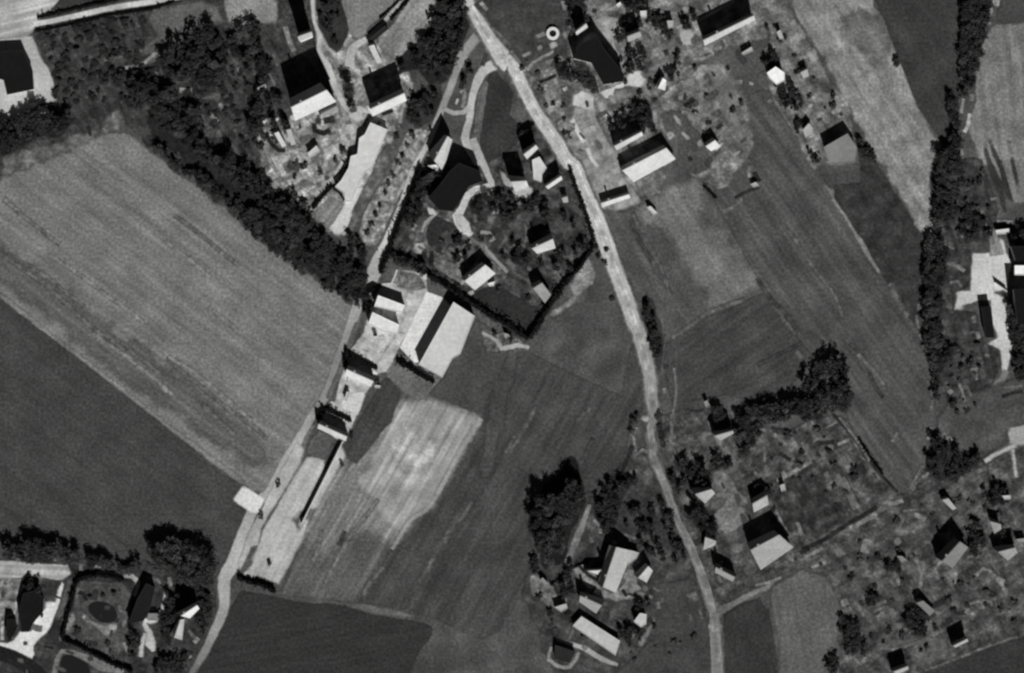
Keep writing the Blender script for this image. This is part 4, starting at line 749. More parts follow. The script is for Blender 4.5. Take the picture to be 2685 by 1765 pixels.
# right of the main road
flat('long black roof right of the main road near the top', '02 620,530 780,570 890,765 1060,735 1075,670 880,420 830,330 680,400', 5.0, dark=0.009, name='barn', cat='barn')
gable('small bright gable between the two black roofs at the top', '02 640,300 735,225 750,255 650,325', 7.5, 205)
gable('dark house with a thin bright eave above the pale-roofed barn', '02 985,1310 1230,1182 1242,1212 1010,1345', 5.0, 205)
gable('pale-roofed barn with the broadest bright roof right of the main road', '02 1060,1525 1450,1325 1535,1420 1160,1625', 3.8, 212, name='barn', cat='barn')
gable('low shed with a thin bright roof beside the main road below the barn', '12 870,335 1120,255 1130,285 880,372', 2.3, 215, name='shed', cat='shed')
gable('long dark barn with a thin bright eave at the top right', '02 1775,370 2225,150 2240,185 1790,415', 5.6, 205, name='barn', cat='barn')
flat('tiny white hut near the top edge left of the small courtyard', '02 1215,105 1275,100 1275,160 1225,155', 2.5, 190, group=SG)
flat('tiny white hut between the garden trees left of the small courtyard', '02 1455,190 1515,190 1510,250 1470,260', 2.5, 165, group=SG)
gable('dark-backed house with a soft pale front among the top gardens', '02 1100,335 1215,290 1230,330 1110,380', 5.0, 165)
gable('small slanted white shed under the row of garden rows', '02 1378,790 1420,700 1452,720 1440,810', 2.8, 225, name='shed', cat='shed', group=SG)
gable('white hut alone in the gardens above the grey pasture', '02 1800,1310 1885,1255 1935,1310 1850,1350', 3.2, 222, name='shed', cat='shed', group=SG)
flat('pale lean-to at the upper right beside the pale strip field', '02 2120,475 2210,420 2225,455 2140,495', 1.6, 165, group=SG)
flat('tiny bright shed by the top edge of the gardens', '02 1005,45 1040,22 1055,50 1020,70', 2.0, 205, group=SG)
flat('small bright shed at the lower end of the orchard row', '12 1275,370 1310,360 1375,425 1340,438', 1.6, 190, group=SG)
flat('tiny bright shed left of the large orchard', '12 2200,165 2250,145 2280,180 2230,195', 1.4, 165, group=SG)
flat('white square building beside the pale strip field', '03 82,655 160,600 240,655 240,725 170,762 105,700', 3.6, 232, name='building', cat='building')
gable('small pale hut right of the white square building', '03 385,650 445,620 460,680 410,700', 2.4, 165, name='shed', cat='shed', group=SG)
flat('narrow pale hut above the white square building', '03 172,290 205,270 235,350 200,355', 2.0, 165, group=SG)
flat('pale hut on the edge of the long field below the white square building', '03 405,1160 460,1100 495,1150 490,1210 430,1235', 2.2, 160, group=SG)
flat('square grey-roofed building beside the pale strip field', '03 590,1315 800,1195 885,1320 865,1450 650,1470', 3.2, 122, name='building', cat='building')
flat('white-roofed building cut by the right edge', '13 2285,890 2460,890 2460,978 2285,975', 4.0, 228, name='building', cat='building')
flat('black-roofed building on the right edge below the white-roofed one', '13 2270,1100 2460,1100 2460,1400 2300,1400', 6.0, dark=0.009, name='building', cat='building')
flat('black-roofed building on the right edge above the white-roofed one', '13 2250,720 2460,720 2460,850 2290,850', 5.0, dark=0.009, name='building', cat='building')
flat('narrow black-roofed shed along the bright yard at the right edge', '13 1990,1260 2080,1250 2110,1530 2030,1530', 2.8, dark=0.009, name='shed')
flat('small bright shed above the bright yard at the right edge', '13 2120,575 2240,560 2250,605 2130,612', 1.8, 195, group=SG)
# bottom centre
gable('white house with the large pale roof in the bottom centre', '32 885,790 1005,435 1150,472 1000,845', 5.5, 178)
gable('pale wing on the left of the white house in the bottom centre', '32 750,650 890,642 900,690 880,700', 3.0, 182, name='house_wing', cat='annexe')
flat('pale annexe on the right of the white house in the bottom centre', '32 1130,465 1210,490 1185,540 1110,600', 2.2, 165, name='annexe', cat='annexe')
gable('small pale house at the end of the curved driveway', '32 1200,710 1290,605 1330,650 1275,755', 3.8, 185)
gable('pale roof between the white house and the long building at the bottom', '32 680,868 875,955 825,1030 675,925', 4.2, 158)
flat('long pale-roofed building at the bottom of the centre gardens', '32 615,1140 695,1055 1040,1275 1000,1405', 2.0, 178, name='long_building', cat='building')
flat('small round-cornered pale hut right of the long pale-roofed building', '32 1160,1100 1215,1025 1275,1035 1270,1125 1225,1152', 2.8, 188, group=SG)
flat('small pale shed at the foot of the patchy allotment', '32 450,975 560,940 572,985 515,1015', 2.2, 160, group=SG)
flat('pale hut between garden paths left of the white house', '32 320,735 350,710 405,770 380,790', 1.8, 128, group=SG)
gable('pale gabled hut beside the main road at the bottom, left of the narrow roof', '32 1795,350 1895,385 1880,425 1780,465', 3.4, 165, name='shed', cat='shed', group=SG)
gable('narrow pale roof with a black strip above, right of the bottom road', '32 1885,615 2060,705 2040,745 1885,665', 4.2, 162)
gable('big pale-roofed house right of the bottom road', '32 2195,462 33 190,325 320,440 32 2290,640', 5.8, 165)
gable('small pale house above the big pale-roofed house', '22 2215,1530 2345,1455 32 2362,60 2230,130', 4.2, 172)
gable('pale-fronted house inside the round hedge right of the bottom road', '22 1705,1445 1850,1400 1885,1440 1795,1530', 5.0, 172)
gable('narrow pale roof beside the climbing path', '22 1880,925 2040,880 2050,905 1930,970', 5.0, 165)
flat('tiny pale hut left of the climbing path', '22 1785,625 1815,610 1835,660 1805,680', 1.8, 132, group=SG)
gable('pale-eaved house among the lower right gardens', '33 1635,560 1795,385 1875,440 1735,625', 5.8, 125)
gable('narrow bright roof near the lower right corner', '33 1735,1315 1865,1250 1875,1275 1760,1330', 4.2, 165, name='shed', cat='shed', group=SG)
gable('narrow bright roof cut by the bottom edge on the right', '33 1205,1545 1335,1495 1345,1525 1240,1570', 4.2, 158, name='shed', cat='shed', group=SG)
gable('bent pale roof in the middle of the lower right gardens', '33 1415,935 1475,915 1585,1010 1535,1050', 3.0, 120, name='shed', cat='shed', group=SG)
gable('slanted bright shed above the pale-eaved house of the lower right', '33 1645,20 1700,5 1775,95 1740,110', 2.4, 158, name='shed', cat='shed', group=SG)
gable('crescent-fronted house on the right edge of the lower right gardens', '33 2135,480 2290,440 2315,490 2230,560', 4.5, 142)
gable('bright slanted roof above the crescent-fronted house', '33 2070,210 2165,235 2175,280 2110,320', 3.2, 150, name='shed', cat='shed', group=SG)
flat('small pale shed left of the pale-eaved house in the lower right', '33 1240,515 1290,520 1340,560 1290,580', 1.8, 125, group=SG)
flat('small bright hut at the right edge above the crescent-fronted house', '33 2300,370 2380,360 2400,400 2330,400', 2.0, 140, group=SG)
flat('small bright hut by the right edge in the upper lower-right gardens', '23 2175,1460 2250,1455 2255,1490 2200,1495', 2.8, 175, group=SG)
flat('dark-roofed shed inside the U-shaped path at the bottom', '32 460,1310 640,1370 590,1470 455,1430', 2.0, dark=0.02, name='shed')
flat('tiny bright hut at the end of the straight garden path in the lower right', 'V 960,560 985,552 992,590 968,595', 1.8, 158, group=SG)
# bottom left
flat('black-roofed house ringed by the bright forecourt in the bottom left', '30 215,850 330,820 400,900 395,1010 300,1120 270,1190 200,1195 175,1010', 2.8, dark=0.009, name='house', cat='house')
gable('house with an L-shaped white eave in the bottom left', '30 1625,1045 1770,950 1785,985 1700,1070', 6.0, 205)
gable('narrow pale gable continuing the L-shaped white eave downwards', '30 1565,1240 1620,1080 1650,1080 1630,1265', 5.0, 190)
flat('dark-roofed shed along the right of the rounded hedge', '30 1230,900 1310,760 1390,800 1340,1000 1290,1090 1150,1120', 3.0, dark=0.012, name='shed')
flat('grey square shed at the head of the forked path', '30 1325,1030 1410,1030 1410,1095 1320,1090', 1.6, 120, group=SG)
flat('small black-roofed shed at the left edge in the bottom left', '30 70,1080 130,1080 165,1150 100,1270 60,1220', 2.4, dark=0.009, group=SG)
# water tank
def tank(label, c, r):
    root = empty('water_tank', (c.x, c.y, 0)); props(root, label, 'tank')
    bm = bmesh.new(); n = 28
    def ring(rr, z): return [bm.verts.new((rr*math.cos(6.2832*k/n), rr*math.sin(6.2832*k/n), z)) for k in range(n)]
    rs = [ring(r, 0), ring(r, 0.9), ring(r*0.55, 0.9), ring(r*0.55, 0.05)]
    for a, b in zip(rs, rs[1:]):
        for k in range(n): bm.faces.new((a[k], a[(k+1) % n], b[(k+1) % n], b[k]))
    from_bm('rim', bm, plain('concrete', alb(205), 0.06), root)
    bm = bmesh.new(); bm.faces.new([bm.verts.new((r*0.54*math.cos(6.2832*k/n), r*0.54*math.sin(6.2832*k/n), 0.3)) for k in range(n)])
    from_bm('water', bm, plain('tank_water', 0.012, 0, 1, 0, 0.2, 0.4), root)
tank('round white tank with a black centre, in the dark triangular plot at the top', P('02', 440, 300), 2.7)
# low wall with its long black shadow
def wall(label, s, h, th, name='wall'):
    pts = L(s)
    bm = bmesh.new()
    for a, b in zip(pts, pts[1:]):
        d = (b-a).normalized(); sd = Vector((d.y, -d.x))*th/2
        prism(bm, ccw([a-sd, a+sd, b+sd, b-sd]), 0, h)
    props(from_bm(name, bm, plain('concrete_wall', alb(190), 0.05)), label, 'wall')
wall('long straight low wall across the bright bare lot, casting a thin black line', '21 815,975 31 445,235', 1.75, 0.35)
wall('short wall across the bright yard at the right edge', '13 2115,1040 2225,1120', 1.6, 0.3)


# ---------------------------------------------------------------- trees, bushes, hedges
def leaf_mat(name, a, var=0.5):
    m, nt, b = new_mat(name)
    g = N(nt, 'ShaderNodeNewGeometry')
    n = N(nt, 'ShaderNodeTexNoise'); n.inputs['Scale'].default_value = 0.55; n.inputs['Detail'].default_value = 3
    nt.links.new(g.outputs['Position'], n.inputs['Vector'])
    oi = N(nt, 'ShaderNodeObjectInfo')
    v = math_(nt, 'MULTIPLY', math_(nt, 'SUBTRACT', n.outputs[0], 0.5), var*4)
    v = math_(nt, 'ADD', v, math_(nt, 'MULTIPLY', math_(nt, 'SUBTRACT', oi.outputs['Random'], 0.5), 1.0))
    v = math_(nt, 'MULTIPLY', math_(nt, 'EXPONENT', v), a)
    cb = N(nt, 'ShaderNodeCombineColor')
    for i in range(3): nt.links.new(v, cb.inputs[i])
    nt.links.new(cb.outputs[0], b.inputs['Base Color'])
    tl = N(nt, 'ShaderNodeBsdfTranslucent'); nt.links.new(cb.outputs[0], tl.inputs[0])
    mx = N(nt, 'ShaderNodeMixShader'); mx.inputs[0].default_value = 0.4
    nt.links.new(b.outputs[0], mx.inputs[1]); nt.links.new(tl.outputs[0], mx.inputs[2])
    nt.links.new(mx.outputs[0], nt.nodes['Material Output'].inputs[0])
    return m
LEAF = leaf_mat('leaves', 0.046, 0.7); BUSH = leaf_mat('bush_leaves', 0.06, 0.6); HEDGE = leaf_mat('hedge_leaves', 0.011, 0.3)
BARK = plain('bark', 0.06)
def leaf(bm, c, s, r):
    n = Vector((r.gauss(0, 1), r.gauss(0, 1), r.gauss(0, 1)+1.9)).normalized()
    t = n.orthogonal().normalized(); u = n.cross(t); a = r.uniform(0, 6.28)
    t, u = t*math.cos(a)+u*math.sin(a), u*math.cos(a)-t*math.sin(a)
    k = [bm.verts.new(c+t*s*x+u*s*y*0.7) for x, y in ((-1, -.5), (0, -1), (1, -.4), (.8, .8), (-.5, 1))]
    bm.faces.new(k)
def crown_mesh(seed, n, lob, ls, zsc=1.0):
    r = random.Random(seed); bm = bmesh.new()
    lobes = []
    for k in range(lob):
        a = r.uniform(0, 6.28); q = 0.72*r.random()**0.6
        lobes.append((Vector((q*math.cos(a), q*math.sin(a), r.uniform(-0.45, 0.5))), r.uniform(0.26, 0.48)))
    for i in range(n):
        c, rad = lobes[i % lob]
        d = Vector((r.gauss(0, 1), r.gauss(0, 1), r.gauss(0, 1))).normalized()*rad*r.uniform(0.1, 1.15)**0.5
        p = c+d; p.z *= zsc
        leaf(bm, p, ls*r.uniform(0.6, 1.3), r)
    me = bpy.data.meshes.new('crown'); bm.to_mesh(me); bm.free(); return me
CROWN = [crown_mesh(i, 720, 17+i % 6, 0.09) for i in range(6)]
for m_ in CROWN: m_.materials.append(LEAF)
CROWN_S = [crown_mesh(90+i, 210, 12, 0.155) for i in range(4)]
BUSHM = [crown_mesh(50+i, 150, 8, 0.18, 0.9) for i in range(5)]
for m_ in BUSHM: m_.name = 'bush'; m_.materials.append(BUSH)
def cone_mesh(seed, n=700, ls=0.085):
    r = random.Random(seed); bm = bmesh.new()
    for i in range(n):
        z = 1-r.random()**0.62*2; q = (1-z)/2*(0.75+0.25*math.sin(z*9+seed))*r.random()**0.4; a = r.uniform(0, 6.28)
        leaf(bm, Vector((q*math.cos(a), q*math.sin(a), z)), ls*r.uniform(0.6, 1.3), r)
    me = bpy.data.meshes.new('crown'); bm.to_mesh(me); bm.free(); me.materials.append(LEAF); return me
CONE = [cone_mesh(300+i) for i in range(3)]
def trunk_mesh(seed):
    r = random.Random(seed); bm = bmesh.new()
    def limb(p, q, r0, r1):
        d = (q-p); t = d.orthogonal().normalized(); u = d.normalized().cross(t); rings = []
        for c, rr in ((p, r0), (q, r1)):
            rings.append([bm.verts.new(c+t*rr*math.cos(k*1.0472)+u*rr*math.sin(k*1.0472)) for k in range(6)])
        for k in range(6): bm.faces.new((rings[0][k], rings[0][(k+1) % 6], rings[1][(k+1) % 6], rings[1][k]))
        bm.faces.new(rings[1])
    limb(Vector((0, 0, -0.02)), Vector((0, 0, 0.45)), 0.035, 0.025); limb(Vector((0, 0, 0.44)), Vector((0.02, 0, 0.85)), 0.025, 0.008)
    for k in range(6):
        a = r.uniform(0, 6.28); z = r.uniform(0.35, 0.6)
        limb(Vector((0, 0, z)), Vector((0.22*math.cos(a), 0.22*math.sin(a), z+r.uniform(0.1, 0.25))), 0.014, 0.004)
    me = bpy.data.meshes.new('trunk'); bm.to_mesh(me); bm.free(); me.materials.append(BARK); return me
TRUNK = [trunk_mesh(i) for i in range(3)]
TREES, BUSHES = [], []
def tree(p, rad, h, label, group=None): TREES.append((p, rad, h*0.74, label, group))
def bush(p, rad, label, group=None, h=None): BUSHES.append((p, rad, h or rad*0.5, label, group))
def crown_xf(p, rad, h, r):
    hz = h*0.42
    return (p.x, p.y, h-hz*0.92), (rad*1.1*r.uniform(0.9, 1.1), rad*1.1*r.uniform(0.9, 1.1), hz), r.uniform(0, 6.28)
def mass(name, label, cat, items, mat):
    """everything past the three hundred largest, as one mesh"""
    co, fc, n0 = [], [], 0
    for src, loc, scl, rot in items:
        v = np.empty(len(src.vertices)*3); src.vertices.foreach_get('co', v); v = v.reshape(-1, 3)*np.array(scl)
        c, s_ = math.cos(rot), math.sin(rot)
        co.append(np.stack([v[:, 0]*c-v[:, 1]*s_+loc[0], v[:, 0]*s_+v[:, 1]*c+loc[1], v[:, 2]+loc[2]], 1)); n0 += len(v)
    if not co: return
    co = np.concatenate(co); me = bpy.data.meshes.new(name); n = len(co); k = n//5
    me.vertices.add(n); me.vertices.foreach_set('co', co.ravel().astype('f'))
    me.loops.add(n); me.loops.foreach_set('vertex_index', np.arange(n, dtype='i'))
    me.polygons.add(k); me.polygons.foreach_set('loop_start', np.arange(0, n, 5, dtype='i')); me.polygons.foreach_set('loop_total', np.full(k, 5, 'i'))
    me.update(calc_edges=True)
    props(mesh_obj(name, me, mat), label, cat, kind='stuff')
def build_plants():
    r = random.Random(78)
    TREES.sort(key=lambda t: (t[4] is not None, -t[1])); rest = []
    for i, (p, rad, h, label, group) in enumerate(TREES):
        loc, scl, rot = crown_xf(p, rad, h, r)
        if i < 300:
            t = empty('tree', (p.x, p.y, 0)); props(t, label, 'tree', group)
            o = mesh_obj('trunk', TRUNK[i % 3], None, t); o.scale = (h, h, h)
            c = mesh_obj('crown', (CONE[i % 3] if 'pointed tree' in label else CROWN[i % 6]), None, t); c.location = (0, 0, loc[2]); c.scale = scl; c.rotation_euler = (0, 0, rot)
        else: rest.append((CROWN_S[i % 4], loc, scl, rot))
    mass('tree_mass', 'smaller dark trees filling the gaps in the groves, belts and gardens', 'trees', rest, LEAF)
    BUSHES.sort(key=lambda t: (t[4] is not None and 'row of young' not in t[4], -t[1])); rest = []
    for i, (p, rad, h, label, group) in enumerate(BUSHES):
        loc, scl, rot = (p.x, p.y, h*0.75), (rad, rad*r.uniform(0.8, 1.15), h), r.uniform(0, 6.28)
        if i < 300:
            o = mesh_obj('bush', BUSHM[i % 5], None); o.location = loc; o.scale = scl; o.rotation_euler = (0, 0, rot); props(o, label, 'bush', group)
        else: rest.append((BUSHM[i % 5], loc, scl, rot))
    mass('undergrowth', 'smallest dark bushes and undergrowth dotted over the gardens', 'undergrowth', rest, BUSH)
def inside(p, poly):
    c = False
    for i in range(len(poly)):
        a, b = poly[i], poly[i-1]
        if (a.y > p.y) != (b.y > p.y) and p.x < (b.x-a.x)*(p.y-a.y)/(b.y-a.y)+a.x: c = not c
    return c
FRAME = L('O -25,-25 2405,1590')
def scatter(s, n, gap, fn, seed=1):
    poly = L(s); r = random.Random(seed); xs = [p.x for p in poly]; ys = [p.y for p in poly]; got = []
    for _ in range(n*60):
        if len(got) >= n: break
        p = Vector((r.uniform(min(xs), max(xs)), r.uniform(min(ys), max(ys))))
        if not inside(p, poly) or any((p-q).length < gap for q in got): continue
        if not (FRAME[0].x < p.x < FRAME[1].x and FRAME[1].y < p.y < FRAME[0].y): continue
        if any(inside(p, q) for q in KEEPOUT): continue
        got.append(p); fn(p, r)
    return got
KEEPOUT = []
def wood(s, n, rad, h, label, group, gap=None, seed=1):
    scatter(s, n, gap or rad*1.1, lambda p, r: tree(p, rad*r.uniform(0.7, 1.35), h*r.uniform(0.6, 1.0), label, group), seed)
def bushes(s, n, rad, label, group, gap=None, seed=1):
    scatter(s, n, gap or rad*2, lambda p, r: bush(p, rad*r.uniform(0.6, 1.4), label, group), seed)
def hedge(s, wid, h, label, mat=None, group=None):
    pts = L(s); bm = bmesh.new(); r = random.Random(int(abs(pts[0].x*7))+3)
    for a, b in zip(pts, pts[1:]):
        ln = (b-a).length; d = (b-a).normalized(); sd = Vector((d.y, -d.x))
        # rough core in short lengths
        k = 0.0
        while k < ln:
            st = min(2.2, ln-k)
            w1 = wid*0.34*r.uniform(0.55, 1.15); hh = h*r.uniform(0.5, 0.9)
            p, q = a+d*(k+0.003), a+d*(k+st-0.003)
            bo = [bm.verts.new((v.x, v.y, 0)) for v in (p-sd*w1, q-sd*w1, q+sd*w1, p+sd*w1)]
            to = [bm.verts.new((v.x, v.y, hh)) for v in (p-sd*w1*.7, q-sd*w1*.7, q+sd*w1*.7, p+sd*w1*.7)]
            bm.faces.new(to[::-1])
            for i in range(4): bm.faces.new((bo[i], bo[(i+1) % 4], to[(i+1) % 4], to[i]))
            k += st
        for i in range(int(ln*wid*3.2)):
            k = r.uniform(0, ln); wob = 0.75+0.55*mnoise.noise(Vector((a.x+d.x*k, a.y+d.y*k, 5))*0.35); p = a+d*k+sd*r.gauss(0, 0.34)*wid*wob
            leaf(bm, Vector((p.x, p.y, h*r.uniform(0.3, 1.0)*min(1.1, wob+0.2))), 0.42*r.uniform(0.6, 1.2), r)
    bmesh.ops.recalc_face_normals(bm, faces=bm.faces)
    o = from_bm('hedge', bm, mat or HEDGE); return props(o, label, 'hedge', group)

KEEPOUT += [L(s) for s in ('01 370,970 640,820 760,915 395,1090 230,700 560,420', '01 1060,985 1370,840 1390,905 1080,1045 980,800 1240,650',
  '11 1560,250 2080,-80 2080,180 1880,300 1790,440 1600,420', '00 -60,390 230,390 320,820 60,860', '02 600,300 830,250 1090,680 900,780 780,570 600,530')]
# continuous low scrub of the overgrown land at the upper left
def scrub(s, n, rad, h, seed):
    scatter(s, n, rad*0.8, lambda p, r: tree(p, rad*r.uniform(0.6, 1.2), h*r.uniform(0.5, 1.2), 'low scrub tree in the belts at the upper left', 'low scrub of the upper left'), seed)
T = lambda s, *a, **k: [tree(p, *a, **k) for p in L(s)]
# --- belt of trees between the overgrown land and the pale field
wood('00 1480,330 1700,320 1860,240 1960,330 2010,620 1850,780 1600,700 1450,560', 26, 2.6, 7, 'dark tree in the block around the upper left clearing', 'trees around the upper left clearing', seed=2)
wood('00 1150,680 1400,760 1750,980 1880,1330 2100,1430 2380,1600 2300,1760 2050,1560 1750,1380 1500,1130 1350,900 1150,800', 42, 2.4, 6.5, 'dark tree in the upper half of the belt along the pale field', 'trees in the upper half of the field belt', seed=3)
wood('11 150,200 400,380 620,620 800,800 960,880 1000,1000 880,1090 700,980 480,800 250,640 60,400', 44, 2.3, 6, 'dark tree in the lower half of the belt along the pale field', 'trees in the lower half of the field belt', seed=4)
wood('00 0,1090 150,1090 350,1000 600,1010 640,1080 500,1150 250,1230 60,1330 0,1330', 22, 2.4, 6, 'dark tree left of the tip of the pale field', 'trees below the pale yard at the left edge', seed=5)
wood('00 2000,300 2300,200 2380,1000 2380,1500 2200,1100 2150,700', 16, 2.2, 6, 'dark tree at the foot of the overgrown slope left of the tall houses', 'trees left of the tall houses', seed=6)
bushes('00 350,260 1300,120 1300,560 1800,900 1500,1000 1100,1000 700,1000 500,900', 27, 1.38, 'small dark bush on the overgrown ground at the upper left', 'bushes on the overgrown ground', seed=7)
bushes('00 1900,350 2300,250 2360,1300 2200,1300 2000,800', 15, 1.38, 'dark bush on the slope left of the tall houses', 'bushes left of the tall houses', seed=8)
wood('01 20,560 160,560 330,1130 200,1170 60,1000', 12, 2.0, 5.5, 'dark tree tight against the left side of the widest-fronted house', 'trees beside the widest-fronted house', seed=9)
wood('O 340,325 470,410 600,500 700,570 800,640 850,690 830,712 780,680 700,625 640,580 590,545 540,492 480,446 400,386', 75, 2.0, 4, 'dark tree on the ragged field-side edge of the belt along the pale field', 'trees on the field-side edge of the belt', seed=205)
# --- top grove
wood('01 1690,0 1890,0 1930,240 1850,420 1800,560 1730,700 1600,720 1490,600 1530,400 1590,240 1640,120', 48, 2.0, 6, 'dark tree in the grove at the top between stubble and main road', 'trees of the top grove', seed=10)
wood('01 1430,880 1660,740 1680,900 1600,1030 1480,1120 1400,1020', 14, 1.7, 4.5, 'dark tree below the top grove, left of the track', 'trees below the top grove', seed=11)
wood('01 600,0 780,0 840,150 840,300 760,440 690,330 620,200', 12, 1.5, 3, 'low dark tree on the strip of pasture at the top edge', 'trees on the top pasture strip', seed=12)
T('01 865,800', 3.0, 6.5, 'round dark tree between the two tall dark houses')
T('01 890,925', 2.1, 4.0, 'smaller round tree directly below the one between the tall houses')
T('01 1345,640', 1.9, 5.2, 'dark tree at the end of the roof right of the curved path')
T('01 1450,500', 1.9, 4.5, 'dark tree in the crook of the top grove')
for lab, s in (('lowest', '11 1035,605'), ('second from the lowest', '11 1070,520'), ('third from the lowest', '11 1110,435'), ('fourth from the lowest', '11 1150,355'), ('fifth from the lowest', '11 1195,245'), ('fifth from the top', '11 1225,160'), ('fourth from the top', '11 1262,85'), ('third from the top', '01 1308,1465'), ('second from the top', '01 1352,1385'), ('topmost', '01 1390,1300')):
    bush(L(s)[0], 1.35, lab+' bush of the straight row beside the track', 'row of young bushes beside the track', 0.75)
for i, s in enumerate(('01 815,1345', '01 835,1480', '01 740,1440', '01 1290,1225', '01 1440,1205')):
    bush(L(s)[0], 1.6, ['bush at the upper left corner of the long pale shed', 'bush against the left wall of the long pale shed', 'bush by the path left of the long pale shed', 'bush right of the upper end of the long pale shed', 'bush above the row of young bushes'][i], None, 0.9)
bushes('01 120,1150 800,1000 900,1250 700,1500 11 550,150 150,50', 10, 1.44, 'small dark garden bush below the two tall dark houses', 'garden bushes below the tall houses', seed=14)
bushes('11 150,250 450,250 550,350 400,330 300,300', 3, 1.88, 'dark bush at the end of the garden path left of the bright forecourt', 'bushes left of the bright forecourt', seed=15)
wood('11 830,640 930,620 1010,760 1010,860 900,820', 8, 1.6, 4, 'dark tree between the young bushes and the wooded belt', 'trees at the lower end of the young bushes', seed=16)
T('01 1950,640 1890,740', 1.6, 4.0, 'dark tree of the pair on the island between track and lane', 'pair of trees on the island')
# --- compound
wood('11 1540,100 1720,60 1700,180 1580,300 1480,480 1400,560 1400,420 1450,250', 15, 2.0, 5.5, 'dark tree between the track hedge and the black-roofed hall', 'trees left of the hall', seed=17)
wood('11 1980,280 2280,220 2380,330 2380,560 2250,540 2100,430 1960,450', 11, 1.9, 5, 'dark tree right of the curved drive in the compound', 'trees right of the curved drive', seed=18)
wood('12 50,250 350,180 560,350 700,560 660,640 500,500 380,480 220,440 150,330', 10, 1.8, 4.5, 'dark tree in the orchard between the hall and the main road', 'trees of the compound orchard', seed=19)
wood('12 500,600 780,700 700,820 600,940 470,960 300,900 100,850 50,700 200,780 480,800', 11, 1.9, 4.5, 'dark tree below the house with the zigzag front', 'trees below the zigzag-fronted house', seed=20)
wood('11 1250,800 1400,830 1540,900 1530,960 1360,890 1240,850', 10, 1.8, 4, 'dark tree in the row above the uppermost track-side shed', 'trees above the track-side sheds', seed=21)
wood('11 1790,690 1880,640 1960,740 1900,850 1800,820', 4, 1.7, 3.8, 'dark round tree on the lawn of the compound', 'trees on the compound lawn', seed=22)
wood('11 2300,560 2380,600 12 200,900 150,1000 0,820 11 2200,700', 5, 1.6, 4, 'dark tree right of the hooked path in the compound', 'trees right of the hooked path', seed=23)
bushes('11 1600,500 2200,650 2300,950 12 250,950 500,1000 200,1300 11 2150,1130 1700,800', 10, 1.38, 'small bush on the lawns of the compound', 'small bushes of the compound', seed=24)
bushes('12 620,130 900,700 950,1100 1080,1400 1060,1480 920,1150 800,720', 7, 1.62, 'dark bush on the left verge of the main road beside the compound', 'bushes on the left verge of the main road', seed=25)
hedge('11 1510,20 1390,320 1280,600 1225,770 1150,960', 2.6, 2.2, 'long straight black hedge along the track side of the compound')
hedge('11 1225,790 1400,850 1555,960', 2.6, 2.0, 'black hedge closing the top of the shed yard')
hedge('11 1570,975 1900,1180 2120,1330 12 0,1395 130,1480 220,1545', 2.8, 2.3, 'long black hedge above the long pale shed and slab')
hedge('12 230,1540 330,1390 430,1220 560,1040 700,880 800,720', 2.8, 2.4, 'black hedge along the lower right side of the compound')
hedge('12 590,20 650,200 720,380 770,540 805,680', 2.2, 2.2, 'black hedge along the main road side of the compound')
hedge('21 1295,255 1450,345 1625,450', 3.4, 1.8, 'short black hedge across the foot of the broad long shed')
hedge('11 1020,1130 1120,1085', 2.4, 2.0, 'short black hedge above the corner of the uppermost track-side shed')
hedge('11 1025,1150 1010,1300', 3.4, 2.0, 'short black hedge between the track and the uppermost track-side shed')
hedge('21 850,175 830,310', 2.2, 2.0, 'short black hedge-like strip added as shadow at the track end of the third track-side shed')  # leafy strip standing in for the cast shadow beside the third shed
hedge('21 640,680 605,780', 2.2, 2.0, 'short black hedge-like strip added as shadow at the track end of the lowest track-side shed')  # black strip replaces the shadow at this end of the lowest shed
hedge('21 870,200 1120,330', 2.2, 1.5, 'black hedge-like strip added as shadow behind the third track-side shed')  # long arm of the third shed's shadow, built as dark foliage
hedge('21 660,690 890,800', 2.2, 1.5, 'black hedge-like strip added as shadow behind the lowest track-side shed')  # long arm of the lowest shed's shadow, built as dark foliage
hedge('31 -120,715 0,760 120,790 210,840', 2.6, 2.0, 'short curved black hedge at the head of the very dark bottom field')
hedge('01 1240,180 1400,0', 1.4, 1.2, 'thin dark hedge along the path at the top edge')
hedge('01 1140,170 1200,120 1330,-10', 1.2, 0.8, 'thin low hedge on the far side of the path at the top edge')
hedge('00 330,160 700,75 1000,5 1100,-20', 1.8, 0.9, 'dark hedge above the narrow pale lane at the top left')
hedge('00 320,275 500,245 740,190 1000,130 1350,80 1560,10', 1.8, 0.5, 'dark hedge below the narrow pale lane at the top left')
T('11 1900,1190 21 890,935', 1.1, 2.0, 'small dark shrub-like tree beside the sheds', 'small trees beside the sheds')
bush(P('21', 805, 1185), 1.2, 'dark bush beside the middle of the low wall', None, 1.0)
bush(P('21', 235, 1362), 1.3, 'dark bush on the pale verge left of the track', None, 1.0)
bush(P('31', 85, 165), 1.6, 'dark bush beside the ditch below the bright pad', None, 1.0)
bush(P('31', 165, 580), 1.4, 'dark bush near the curved black hedge', None, 1.0)
bush(P('21', 1120, 450), 1.2, 'dark bush at the right end of the third track-side shed', None, 1.3)
bush(P('22', 60, 60), 1.6, 'dark bush below the corner of the compound, right one', None, 1.0)
bush(P('21', 2170, 20), 1.4, 'dark bush below the corner of the compound, left one', None, 1.0)
